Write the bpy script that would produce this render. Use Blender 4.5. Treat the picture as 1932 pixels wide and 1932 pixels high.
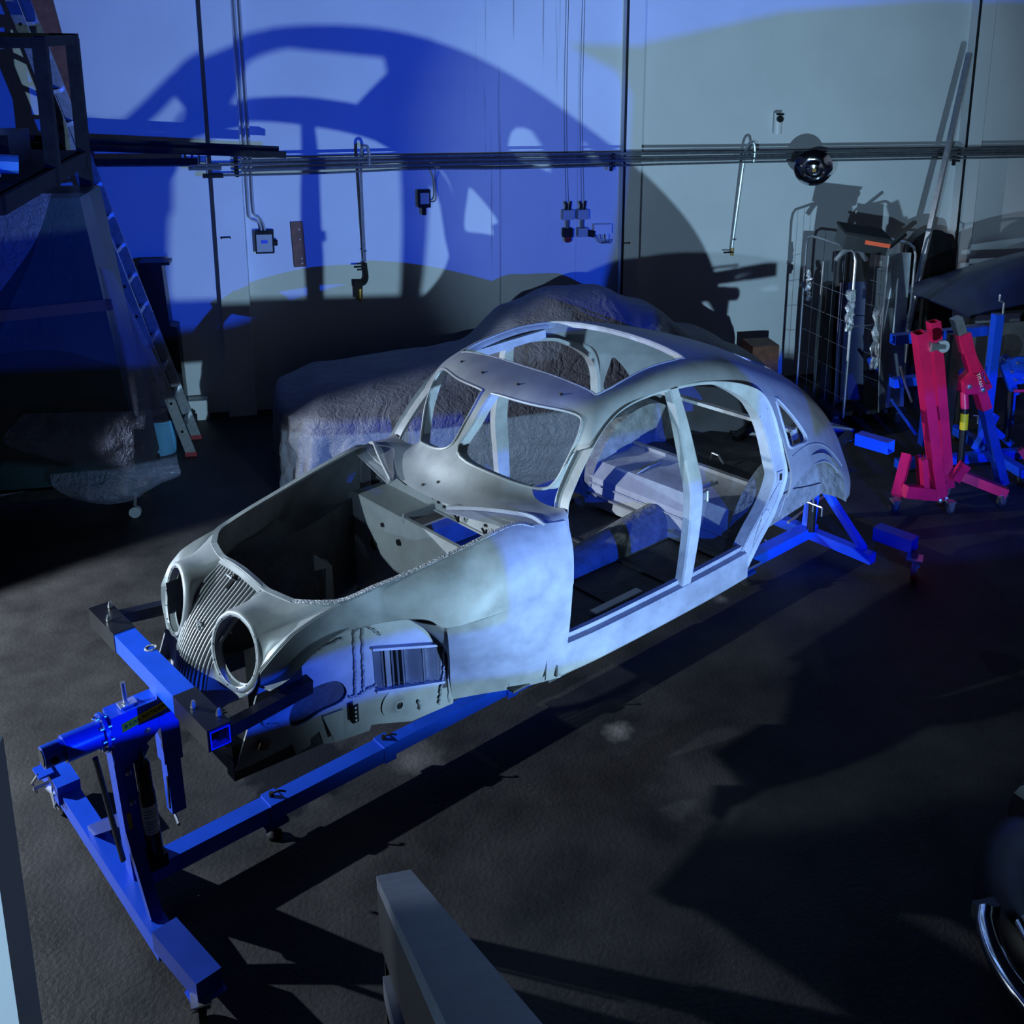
import bpy, bmesh, math, random
from math import sin, cos, pi, radians as rad
from mathutils import Vector as V, Matrix as M
from mathutils import noise as mnoise
random.seed(7)
S = bpy.context.scene
for o in list(bpy.data.objects): bpy.data.objects.remove(o)
COL = S.collection

# ---------------------------------------------------------------- camera, light, exposure
cam = bpy.data.objects.new('camera', bpy.data.cameras.new('camera')); COL.objects.link(cam)
RIGHT, UP, FWD = V((.972157, -.233839, .014984)), V((.043181, .241842, .969354)), V((.230297, .941720, -.245204))
mw = M((( RIGHT.x, UP.x, -FWD.x, .693), (RIGHT.y, UP.y, -FWD.y, -4.366), (RIGHT.z, UP.z, -FWD.z, 3.776), (0, 0, 0, 1)))
q = mw.to_3x3().to_quaternion(); cam.matrix_world = M.Translation(mw.translation) @ q.to_matrix().to_4x4()
cam.data.sensor_width = 36; cam.data.lens = 1993.346 / 1932 * 36
cam.data.shift_x = (966 - 1097.894) / 1932; cam.data.shift_y = (561.24 - 966) / 1932
cam.data.clip_start = .05
S.camera = cam
w = bpy.data.worlds.new('world'); S.world = w; w.use_nodes = True
w.node_tree.nodes['Background'].inputs[0].default_value = (.25, .4, 1, 1); w.node_tree.nodes['Background'].inputs[1].default_value = .003
S.view_settings.view_transform = 'Standard'; S.view_settings.look = 'None'; S.view_settings.gamma = 1
S.view_settings.exposure = 0; S.view_settings.use_curve_mapping = False
def lamp(name, loc, target, power, color, radius, cone=None, blend=.15):
    d = bpy.data.lights.new(name, 'SPOT' if cone else 'POINT'); d.energy = power; d.color = color; d.shadow_soft_size = radius
    if cone: d.spot_size = rad(cone); d.spot_blend = blend
    o = bpy.data.objects.new(name, d); COL.objects.link(o); o.location = loc
    if target: o.rotation_euler = (V(target) - V(loc)).to_track_quat('-Z', 'Y').to_euler()
    return o
lamp('white_work_light', (3.18, -3.5, .76), (2.6, 6.2, 2.3), 1650, (.44, .74, 1), .03, 76, .8)
BLUE = V((3.9, -6.0, 3.0))
lamp('blue_flood_light', BLUE, (2.4, 4.0, 1.8), 3100, (.006, .075, 1), .008, 75, .2)
lamp('side_work_light', (-4.3, 2.15, 2.0), (1.5, 1.05, .6), 2050, (.74, .86, 1), .025, 66, .2)
lamp('front_spot_light', (-3.27, -.82, 3.05), (.85, .35, 1.25), 850, (.66, .90, 1), .03, 24, .35)
lamp('dim_hall_light', (-2.5, -8.0, 3.3), (5.0, 6.2, 2.2), 1500, (.44, .72, 1), .05, 26, .5)

# ---------------------------------------------------------------- helpers
def newmat(name, color, rough=.5, metal=0., noise=0., nscale=8., bump=0., bscale=30., spec=.5, rvar=0., detail=6, dark=None):
    m = bpy.data.materials.new(name); m.use_nodes = True; nt = m.node_tree; b = nt.nodes['Principled BSDF']
    b.inputs['Base Color'].default_value = (*color, 1); b.inputs['Roughness'].default_value = rough; b.inputs['Metallic'].default_value = metal
    b.inputs['Specular IOR Level'].default_value = spec
    tc = nt.nodes.new('ShaderNodeTexCoord')
    if noise or rvar:
        n = nt.nodes.new('ShaderNodeTexNoise'); n.inputs['Scale'].default_value = nscale; n.inputs['Detail'].default_value = detail; n.inputs['Roughness'].default_value = .6
        nt.links.new(tc.outputs['Object'], n.inputs['Vector'])
        r = nt.nodes.new('ShaderNodeValToRGB'); e = r.color_ramp.elements
        e[0].position = .3; e[1].position = .7
        lo = dark or tuple(c * (1 - noise) for c in color); hi = tuple(min(1, c * (1 + noise)) for c in color)
        e[0].color = (*lo, 1); e[1].color = (*hi, 1)
        nt.links.new(n.outputs['Fac'], r.inputs['Fac']); nt.links.new(r.outputs['Color'], b.inputs['Base Color'])
        if rvar:
            mr = nt.nodes.new('ShaderNodeMapRange'); mr.inputs[3].default_value = rough - rvar; mr.inputs[4].default_value = rough + rvar
            nt.links.new(n.outputs['Fac'], mr.inputs[0]); nt.links.new(mr.outputs[0], b.inputs['Roughness'])
    if bump:
        n2 = nt.nodes.new('ShaderNodeTexNoise'); n2.inputs['Scale'].default_value = bscale; n2.inputs['Detail'].default_value = 5
        nt.links.new(tc.outputs['Object'], n2.inputs['Vector'])
        bp = nt.nodes.new('ShaderNodeBump'); bp.inputs['Strength'].default_value = bump; bp.inputs['Distance'].default_value = .02
        nt.links.new(n2.outputs['Fac'], bp.inputs['Height']); nt.links.new(bp.outputs['Normal'], b.inputs['Normal'])
    return m
MT = {}
MT['shell'] = newmat('bare_sheet_metal', (.235, .24, .25), .5, .2, .16, 5, .06, 14, rvar=.1)
MT['dented'] = newmat('beaten_sheet_metal', (.245, .255, .265), .55, .12, .22, 7, .12, 9, rvar=.1)
MT['inner'] = newmat('primed_inner_metal', (.29, .30, .31), .6, .1, .18, 7, .12, 25)
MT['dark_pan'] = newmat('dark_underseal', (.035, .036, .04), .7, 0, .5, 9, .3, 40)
MT['liner'] = newmat('rough_grey_underseal', (.16, .165, .17), .75, 0, .35, 12, .8, 22)
MT['weld'] = newmat('weld_bead', (.30, .31, .33), .5, .5, .5, 60, .8, 120)
MT['blue'] = newmat('blue_paint', (.008, .07, .62), .32, 0, .12, 6, .02, 60)
MT['bluedark'] = newmat('deep_blue_paint', (.006, .035, .30), .35, 0, .15, 6)
MT['black'] = newmat('black_paint', (.008, .008, .010), .35, 0, .3, 10)
MT['rubber'] = newmat('black_rubber', (.015, .015, .016), .7)
MT['chrome'] = newmat('chrome', (.75, .77, .8), .12, 1.)
MT['zinc'] = newmat('zinc_plated_steel', (.55, .57, .6), .3, .9, .15, 30)
MT['steel'] = newmat('raw_steel', (.28, .29, .31), .4, .8, .25, 14)
MT['red'] = newmat('red_paint', (.55, .008, .075), .35, 0, .12, 8)
MT['yellow'] = newmat('yellow_sticker', (.62, .45, .01), .4)
MT['orange'] = newmat('orange_plastic', (.75, .09, .02), .45)
MT['white'] = newmat('white_plastic', (.72, .72, .72), .45)
MT['greyplastic'] = newmat('grey_plastic', (.32, .34, .36), .5)
MT['wood'] = newmat('brown_wood', (.15, .055, .03), .6, 0, .4, 14)
MT['rackm'] = newmat('dark_rack_steel', (.014, .014, .016), .75, 0, .4, 12, spec=.2)
MT['alu'] = newmat('worn_aluminium', (.50, .52, .55), .35, .8, .2, 25, .05, 60)
MT['pipe'] = newmat('grey_conduit', (.16, .17, .19), .35, .5, .25, 20)
MT['paleblue'] = newmat('pale_blue_plastic', (.12, .42, .70), .45)
MT['teal'] = newmat('dark_teal_board', (.006, .030, .042), .4, 0, .3, 3)
MT['brownband'] = newmat('brown_tape', (.16, .075, .045), .5)
MT['brick'] = newmat('dull_red_rubber', (.25, .02, .03), .6)
MT['navy'] = newmat('navy_car_paint', (.02, .028, .09), .3, 0, .2, 5, spec=.6)
MT['foil'] = newmat('crinkled_foil', (.75, .77, .8), .18, 1, 0, 5, 1.0, 60)
MT['panelmetal'] = newmat('brushed_panel', (.34, .36, .38), .3, .7, .25, 5)
MT['cloth'] = newmat('grey_cover_cloth', (.13, .135, .165), .62, 0, .18, 3, 1.0, 9)
MT['brass'] = newmat('brass', (.5, .33, .1), .35, .9)
MT['glassbowl'] = newmat('amber_bowl', (.16, .10, .05), .25)
MT['paper'] = newmat('printed_label', (.55, .58, .58), .5, 0, .06, 20)
MT['ink'] = newmat('black_ink', (.01, .01, .012), .6)
MT['handrail'] = newmat('grey_painted_board', (.055, .065, .085), .5, 0, .22, 10, .05, 40)
# cloth: fine crinkles from ridged noise
def cloth_nodes(m, s1=5., s2=17., st=1.):
    nt = m.node_tree; b = nt.nodes['Principled BSDF']; tc = nt.nodes.new('ShaderNodeTexCoord')
    hs = []
    for sc, amp in ((s1, 1.), (s2, .5)):
        n = nt.nodes.new('ShaderNodeTexNoise'); n.inputs['Scale'].default_value = sc; n.inputs['Detail'].default_value = 3; n.inputs['Distortion'].default_value = 1.2
        nt.links.new(tc.outputs['Object'], n.inputs['Vector'])
        a = nt.nodes.new('ShaderNodeMath'); a.operation = 'SUBTRACT'; a.inputs[1].default_value = .5; nt.links.new(n.outputs['Fac'], a.inputs[0])
        c = nt.nodes.new('ShaderNodeMath'); c.operation = 'ABSOLUTE'; nt.links.new(a.outputs[0], c.inputs[0])
        p = nt.nodes.new('ShaderNodeMath'); p.operation = 'POWER'; p.inputs[1].default_value = .6; nt.links.new(c.outputs[0], p.inputs[0])
        g = nt.nodes.new('ShaderNodeMath'); g.operation = 'MULTIPLY'; g.inputs[1].default_value = amp; nt.links.new(p.outputs[0], g.inputs[0]); hs.append(g)
    ad = nt.nodes.new('ShaderNodeMath'); nt.links.new(hs[0].outputs[0], ad.inputs[0]); nt.links.new(hs[1].outputs[0], ad.inputs[1])
    bp = nt.nodes.new('ShaderNodeBump'); bp.inputs['Strength'].default_value = st; bp.inputs['Distance'].default_value = .035
    nt.links.new(ad.outputs[0], bp.inputs['Height']); nt.links.new(bp.outputs['Normal'], b.inputs['Normal'])
cloth_nodes(MT['cloth'], 4, 15, .55)
# translucent plastic sheet
def plastic(name, col, alpha):
    m = newmat(name, col, .18, 0, 0, 5); nt = m.node_tree; b = nt.nodes['Principled BSDF']; b.inputs['Alpha'].default_value = alpha
    cloth_nodes(m, 9, 30, .8); return m
MT['plastic'] = plastic('clear_plastic_sheet', (.26, .29, .42), .42)
MT['plasticthin'] = plastic('thin_plastic_film', (.3, .36, .45), .08)

# wall
def wall_mat():
    m = newmat('white_plaster', (.66, .67, .68), .8, 0, .05, 1.3, .05, 60); nt = m.node_tree; b = nt.nodes['Principled BSDF']
    base = b.inputs['Base Color'].links[0].from_socket
    geo = nt.nodes.new('ShaderNodeNewGeometry'); sep = nt.nodes.new('ShaderNodeSeparateXYZ'); nt.links.new(geo.outputs['Position'], sep.inputs[0])
    mp = nt.nodes.new('ShaderNodeMapping'); mp.inputs['Scale'].default_value = (26, 1, .35); nt.links.new(geo.outputs['Position'], mp.inputs[0])
    n = nt.nodes.new('ShaderNodeTexNoise'); n.inputs['Scale'].default_value = 1.; n.inputs['Detail'].default_value = 4; nt.links.new(mp.outputs[0], n.inputs['Vector'])
    st = nt.nodes.new('ShaderNodeMapRange'); st.inputs[1].default_value = .63; st.inputs[2].default_value = .70; nt.links.new(n.outputs['Fac'], st.inputs[0])
    g1 = nt.nodes.new('ShaderNodeMapRange'); g1.inputs[1].default_value = 1.9; g1.inputs[2].default_value = 2.2; nt.links.new(sep.outputs[0], g1.inputs[0])
    g2 = nt.nodes.new('ShaderNodeMapRange'); g2.inputs[1].default_value = 3.35; g2.inputs[2].default_value = 3.1; nt.links.new(sep.outputs[0], g2.inputs[0])
    k = nt.nodes.new('ShaderNodeMath'); k.operation = 'MULTIPLY'; nt.links.new(g1.outputs[0], k.inputs[0]); nt.links.new(g2.outputs[0], k.inputs[1])
    k2 = nt.nodes.new('ShaderNodeMath'); k2.operation = 'MULTIPLY'; nt.links.new(k.outputs[0], k2.inputs[0]); nt.links.new(st.outputs[0], k2.inputs[1])
    k3 = nt.nodes.new('ShaderNodeMath'); k3.operation = 'MULTIPLY'; k3.inputs[1].default_value = .55; nt.links.new(k2.outputs[0], k3.inputs[0])
    mx = nt.nodes.new('ShaderNodeMixRGB'); mx.inputs[2].default_value = (.12, .11, .10, 1); nt.links.new(k3.outputs[0], mx.inputs[0]); nt.links.new(base, mx.inputs[1])
    nt.links.new(mx.outputs[0], b.inputs['Base Color']); return m
MT['wall'] = wall_mat()
def floor_mat():
    m = newmat('worn_dark_concrete', (.034, .032, .031), .55, 0, .6, 2.2, .2, 45, spec=.3, rvar=.1, detail=10); nt = m.node_tree; b = nt.nodes['Principled BSDF']
    base = b.inputs['Base Color'].links[0].from_socket
    geo = nt.nodes.new('ShaderNodeNewGeometry')
    n = nt.nodes.new('ShaderNodeTexNoise'); n.inputs['Scale'].default_value = 55; n.inputs['Detail'].default_value = 2; nt.links.new(geo.outputs['Position'], n.inputs['Vector'])
    r = nt.nodes.new('ShaderNodeMapRange'); r.inputs[1].default_value = .70; r.inputs[2].default_value = .78; nt.links.new(n.outputs['Fac'], r.inputs[0])
    mx = nt.nodes.new('ShaderNodeMixRGB'); mx.inputs[2].default_value = (.11, .105, .105, 1); nt.links.new(r.outputs[0], mx.inputs[0]); nt.links.new(base, mx.inputs[1])
    last = mx.outputs[0]
    # worn patches of spilt paint (pale) and oil (dark), each at its own place
    for (x, y, rx, c, amt) in ((2.14, .53, .10, (.30, .29, .29), .8), (1.02, .55, .16, (.24, .23, .23), .6), (.98, -.55, .08, (.2, .2, .2), .5), (3.2, 1.75, .07, (.3, .29, .29), .5), (.42, .62, .30, (.006, .006, .006), 1.), (.30, .33, .16, (.008, .008, .008), 1.), (4.65, .65, .16, (.008, .008, .008), .9), (-.35, .98, .2, (.008, .008, .008), .8), (2.45, .0, .3, (.11, .10, .10), .6)):
        d = nt.nodes.new('ShaderNodeVectorMath'); d.operation = 'DISTANCE'; d.inputs[1].default_value = (x, y, 0)
        nn = nt.nodes.new('ShaderNodeTexNoise'); nn.inputs['Scale'].default_value = 9; nt.links.new(geo.outputs['Position'], nn.inputs['Vector'])
        sc = nt.nodes.new('ShaderNodeMath'); sc.operation = 'MULTIPLY_ADD'; sc.inputs[1].default_value = rx * 1.1; sc.inputs[2].default_value = -rx * .55
        nt.links.new(nn.outputs['Fac'], sc.inputs[0]); nt.links.new(geo.outputs['Position'], d.inputs[0])
        ad = nt.nodes.new('ShaderNodeMath'); nt.links.new(d.outputs['Value'], ad.inputs[0]); nt.links.new(sc.outputs[0], ad.inputs[1])
        mr = nt.nodes.new('ShaderNodeMapRange'); mr.inputs[1].default_value = rx; mr.inputs[2].default_value = rx * (.75 if c[0] < .05 else .1); mr.inputs[4].default_value = amt
        nt.links.new(ad.outputs[0], mr.inputs[0])
        mx = nt.nodes.new('ShaderNodeMixRGB'); mx.inputs[2].default_value = (*c, 1); nt.links.new(mr.outputs[0], mx.inputs[0]); nt.links.new(last, mx.inputs[1]); last = mx.outputs[0]
    nt.links.new(last, b.inputs['Base Color']); return m
MT['floor'] = floor_mat()

def tag(o, label=None, cat=None, group=None, kind=None):
    if label: o['label'] = label
    if cat: o['category'] = cat
    if group: o['group'] = group
    if kind: o['kind'] = kind
    return o
def empty(name, label, cat, loc=(0, 0, 0), rot=(0, 0, 0), group=None):
    o = bpy.data.objects.new(name, None); COL.objects.link(o); o.location = loc; o.rotation_euler = rot; o.empty_display_size = .1
    return tag(o, label, cat, group)

def cr(p0, p1, p2, p3, t):
    return .5 * ((2 * p1) + (p2 - p0) * t + (2 * p0 - 5 * p1 + 4 * p2 - p3) * t * t + (3 * p1 - p0 - 3 * p2 + p3) * t ** 3)
def spline(pts, n=6, closed=False):
    P = [V(p) for p in pts]; out = []; L = len(P)
    for i in range(L if closed else L - 1):
        g = (lambda k: P[k % L]) if closed else (lambda k: P[k] if 0 <= k < L else (P[0] * 2 - P[1] if k < 0 else P[-1] * 2 - P[-2]))
        for k in range(n): out.append(cr(g(i - 1), g(i), g(i + 1), g(i + 2), k / n))
    if not closed: out.append(P[-1].copy())
    return out
class MB:
    def __init__(s): s.v = []; s.f = []
    def add(s, vs, fs):
        o = len(s.v); s.v += [V(v) for v in vs]; s.f += [[i + o for i in f] for f in fs]; return s
    def box(s, c, size, R=None):
        hx, hy, hz = [k / 2 for k in size]; vs = [V((x, y, z)) for x in (-hx, hx) for y in (-hy, hy) for z in (-hz, hz)]
        if R: vs = [R @ v for v in vs]
        return s.add([v + V(c) for v in vs], [(0, 1, 3, 2), (4, 6, 7, 5), (0, 4, 5, 1), (2, 3, 7, 6), (0, 2, 6, 4), (1, 5, 7, 3)])
    def frame(s, path, up=None):
        P = [V(p) for p in path]; fr = []; n = None
        for i, p in enumerate(P):
            t = (P[min(i + 1, len(P) - 1)] - P[max(i - 1, 0)]).normalized()
            if n is None:
                u = V(up) if up else (V((0, 0, 1)) if abs(t.z) < .9 else V((1, 0, 0)))
                n = (u - t * u.dot(t)).normalized()
            else: n = (n - t * n.dot(t)).normalized()
            fr.append((p, n, t.cross(n)))
        return fr
    def sweep(s, path, prof, up=None, closed=True, caps=True, loop=False):
        fr = s.frame(path, up); m = len(prof); vs = []
        for p, n, b in fr: vs += [p + n * a + b * c for c, a in prof]
        fs = []; N = len(fr)
        for i in range(N if loop else N - 1):
            for k in range(m if closed else m - 1):
                a = i * m + k; b2 = i * m + (k + 1) % m; j = ((i + 1) % N) * m
                fs.append((a, b2, j + (k + 1) % m, j + k))
        if caps and closed and not loop: fs += [tuple(range(m))[::-1], tuple(range((N - 1) * m, N * m))]
        return s.add(vs, fs)
    def tube(s, path, r, n=8, loop=False):
        return s.sweep(path, [(r * cos(2 * pi * k / n), r * sin(2 * pi * k / n)) for k in range(n)], loop=loop)
    def bar(s, a, b, w, h, up=(0, 0, 1)):
        return s.sweep([a, b], [(-w / 2, -h / 2), (w / 2, -h / 2), (w / 2, h / 2), (-w / 2, h / 2)], up)
    def hollow(s, a, b, w, h, t=.006, up=(0, 0, 1)):
        # square tube with open ends
        fr = s.frame([a, b], up); vs = []
        for p, n, bb in fr:
            for k in (0, t): vs += [p + bb * x + n * y for x, y in ((-w / 2 + k, -h / 2 + k), (w / 2 - k, -h / 2 + k), (w / 2 - k, h / 2 - k), (-w / 2 + k, h / 2 - k))]
        fs = []
        for k in range(4):
            k1 = (k + 1) % 4
            fs += [(k, k1, 8 + k1, 8 + k), (4 + k1, 4 + k, 12 + k, 12 + k1), (k1, k, 4 + k, 4 + k1), (8 + k, 8 + k1, 12 + k1, 12 + k)]
        return s.add(vs, fs)
    def lathe(s, prof, c, axis=(0, 0, 1), n=24, caps=True):
        ax = V(axis).normalized(); u = ax.orthogonal().normalized(); w_ = ax.cross(u); vs = []; m = len(prof)
        for r, h in prof:
            for k in range(n):
                a = 2 * pi * k / n; vs.append(V(c) + ax * h + (u * cos(a) + w_ * sin(a)) * r)
        fs = []
        for i in range(m - 1):
            for k in range(n): fs.append((i * n + k, i * n + (k + 1) % n, (i + 1) * n + (k + 1) % n, (i + 1) * n + k))
        if caps: fs += [tuple(range(n))[::-1], tuple(range((m - 1) * n, m * n))]
        return s.add(vs, fs)
    def cyl(s, a, b, r, n=16):
        a, b = V(a), V(b); return s.lathe([(r, 0), (r, (b - a).length)], a, b - a, n)
    def torus(s, c, axis, R, r, n=40, m=8):
        ax = V(axis).normalized(); u = ax.orthogonal().normalized(); w_ = ax.cross(u)
        return s.tube([V(c) + (u * cos(2 * pi * k / n) + w_ * sin(2 * pi * k / n)) * R for k in range(n)], r, m, loop=True)
    def prism(s, poly, d):
        # polygon of 3D points extruded by vector d
        n = len(poly); P = [V(p) for p in poly]
        return s.add(P + [p + V(d) for p in P], [tuple(range(n))[::-1], tuple(range(n, 2 * n))] + [(k, (k + 1) % n, n + (k + 1) % n, n + k) for k in range(n)])
    def grid(s, rows, thick=0., closed=False):
        R = len(rows); Cn = len(rows[0]); P = [[V(p) for p in r] for r in rows]; vs = [p for r in P for p in r]
        fs = []
        cc = Cn if closed else Cn - 1
        for i in range(R - 1):
            for k in range(cc): fs.append((i * Cn + k, i * Cn + (k + 1) % Cn, (i + 1) * Cn + (k + 1) % Cn, (i + 1) * Cn + k))
        if not thick: return s.add(vs, fs)
        nrm = [V() for _ in vs]
        for f in fs:
            a, b, c, d = [vs[i] for i in f]; n = (c - a).cross(d - b)
            for i in f: nrm[i] += n
        off = [v + n.normalized() * thick if n.length > 1e-12 else v.copy() for v, n in zip(vs, nrm)]
        K = len(vs); fs2 = fs + [tuple(i + K for i in f[::-1]) for f in fs]
        bd = {}
        for f in fs:
            for i in range(4): bd[(f[i], f[(i + 1) % 4])] = 1
        for (a, b) in list(bd):
            if (b, a) not in bd: fs2.append((b, a, a + K, b + K))
        return s.add(vs + off, fs2)
    def build(s, name, mat, parent=None, smooth=35, merge=0., mirror=False):
        me = bpy.data.meshes.new(name); vs = [V((v.x, -v.y, v.z)) for v in s.v] if mirror else s.v
        me.from_pydata([tuple(v) for v in vs], [], [tuple(f) for f in s.f]); me.materials.append(MT[mat] if isinstance(mat, str) else mat)
        return finish(me, name, parent, smooth, merge)
def finish(me, name, parent, smooth=35, merge=0.):
    bm = bmesh.new(); bm.from_mesh(me)
    if merge: bmesh.ops.remove_doubles(bm, verts=bm.verts, dist=merge)
    bmesh.ops.dissolve_degenerate(bm, dist=1e-6, edges=bm.edges)
    bmesh.ops.recalc_face_normals(bm, faces=bm.faces)
    if smooth:
        for f in bm.faces: f.smooth = True
        for e in bm.edges: e.smooth = not (len(e.link_faces) == 2 and e.calc_face_angle(0) > rad(smooth))
    bm.to_mesh(me); bm.free()
    o = bpy.data.objects.new(name, me); COL.objects.link(o)
    if parent: o.parent = parent
    return o
def inside(p, poly):
    c = False; j = len(poly) - 1
    for i in range(len(poly)):
        (x1, y1), (x2, y2) = poly[i], poly[j]
        if (y1 > p[1]) != (y2 > p[1]) and p[0] < (x2 - x1) * (p[1] - y1) / (y2 - y1) + x1: c = not c
        j = i
    return c
def trim(bm, poly, ax, region=None, keep=False):
    # cut an open sheet along a polygon seen along one axis and drop what lies inside it (or outside)
    i0, i1 = [k for k in range(3) if k != ax]; pr = lambda co: (co[i0], co[i1]); n = len(poly); e = 1e-5
    for k in range(n):
        a, b = poly[k], poly[(k + 1) % n]
        if math.hypot(b[0] - a[0], b[1] - a[1]) < 1e-6: continue
        lo = (min(a[0], b[0]) - e, min(a[1], b[1]) - e); hi = (max(a[0], b[0]) + e, max(a[1], b[1]) + e); fs = []
        for f in bm.faces:
            if region and not region(f.calc_center_median()): continue
            q = [pr(v.co) for v in f.verts]
            if max(t[0] for t in q) < lo[0] or min(t[0] for t in q) > hi[0] or max(t[1] for t in q) < lo[1] or min(t[1] for t in q) > hi[1]: continue
            fs.append(f)
        if not fs: continue
        es = {x for f in fs for x in f.edges}; vs = {x for f in fs for x in f.verts}
        co = V((0, 0, 0)); co[i0], co[i1] = a; no = V((0, 0, 0)); no[i0], no[i1] = -(b[1] - a[1]), b[0] - a[0]
        bmesh.ops.bisect_plane(bm, geom=list(fs) + list(es) + list(vs), dist=1e-6, plane_co=co, plane_no=no.normalized())
    dead = []
    for f in bm.faces:
        c = f.calc_center_median()
        if region and not region(c): continue
        if inside(pr(c), poly) != keep: dead.append(f)
    bmesh.ops.delete(bm, geom=dead, context='FACES')
def sheet(mb, trims, name, mat, parent, thick, smooth=35, mirror=False):
    me = bpy.data.meshes.new(name); me.from_pydata([tuple(v) for v in mb.v], [], [tuple(f) for f in mb.f]); bm = bmesh.new(); bm.from_mesh(me)
    bmesh.ops.remove_doubles(bm, verts=bm.verts, dist=1e-5); bmesh.ops.recalc_face_normals(bm, faces=bm.faces)
    for t in trims: trim(bm, *t)
    bmesh.ops.remove_doubles(bm, verts=bm.verts, dist=2e-5); bmesh.ops.triangulate(bm, faces=[f for f in bm.faces if len(f.verts) > 4])
    if mirror:
        for v in bm.verts: v.co.y *= -1
        bmesh.ops.reverse_faces(bm, faces=bm.faces)
    bm.to_mesh(me); bm.free(); me.materials.append(MT[mat])
    o = bpy.data.objects.new(name, me); COL.objects.link(o)
    md = o.modifiers.new('s', 'SOLIDIFY'); md.thickness = thick; md.offset = -1
    bpy.context.view_layer.update(); out = bpy.data.meshes.new_from_object(o.evaluated_get(bpy.context.evaluated_depsgraph_get())); bpy.data.objects.remove(o)
    return finish(out, name, parent, smooth)
def text(name, body, size, mat, parent, M4, depth=.001, bold=0.):
    c = bpy.data.curves.new(name, 'FONT'); c.body = body; c.size = size; c.extrude = depth; c.align_x = 'CENTER'; c.align_y = 'CENTER'; c.offset = bold
    t = bpy.data.objects.new('t', c); COL.objects.link(t); bpy.context.view_layer.update()
    me = bpy.data.meshes.new_from_object(t.evaluated_get(bpy.context.evaluated_depsgraph_get())); bpy.data.objects.remove(t)
    me.transform(M4); me.materials.clear(); me.materials.append(MT[mat])
    o = bpy.data.objects.new(name, me); COL.objects.link(o); o.parent = parent; return o
def refine(rows, nr, nc):
    # Catmull-Rom refinement of a control grid
    r2 = [spline(r, nc) for r in rows]; cols = [spline([r[k] for r in r2], nr) for k in range(len(r2[0]))]
    return [[c[i] for c in cols] for i in range(len(cols[0]))]

# ---------------------------------------------------------------- room
def struct(o): return tag(o, kind='structure')
struct(MB().box((3, 0, -.05), (22, 20, .1)).build('floor', 'floor'))
struct(MB().box((3, 6.3, 3.2), (22, .2, 6.4)).build('wall_back', 'wall'))
struct(MB().box((-7.1, 0, 3.2), (.2, 20, 6.4)).build('wall_left', 'wall'))
struct(MB().box((13.1, 0, 3.2), (.2, 20, 6.4)).build('wall_right', 'wall'))
for i, (a, b) in enumerate(((-.345, -.085), (3.66, 3.845), (7.58, 7.78))):
    struct(MB().box(((a + b) / 2, 6.125, 3.2), (b - a, .15, 6.4)).build('trim_%d' % (i + 1), 'wall'))
    if i: struct(MB().box((a + .006, 6.045, 3.2), (.022, .016, 6.4)).build('trim_%d' % (i + 3), 'rackm'))
struct(MB().box((-.03, -2.51, 1.24), (.18, .12, 2.48)).build('wall_partition', 'wall'))

# ---------------------------------------------------------------- car body shell on the rotisserie
TH = rad(29.56728); RO = rad(-2.06644)
RW = M.Rotation(TH, 3, 'Z'); RC = RW @ M.Rotation(RO, 3, 'X')
O9 = V((0, 0, .9)); CAR_LOC = O9 - RC @ O9
car = empty('car_body', 'stripped bare metal vintage saloon car body held on the blue rotisserie', 'car body', CAR_LOC, RC.to_euler())
def roll(p):  # from the tilted car frame to the level rotisserie frame
    return M.Rotation(RO, 3, 'X') @ (V(p) - O9) + O9
def mir(p): return V((p[0], -p[1], p[2]))

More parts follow.
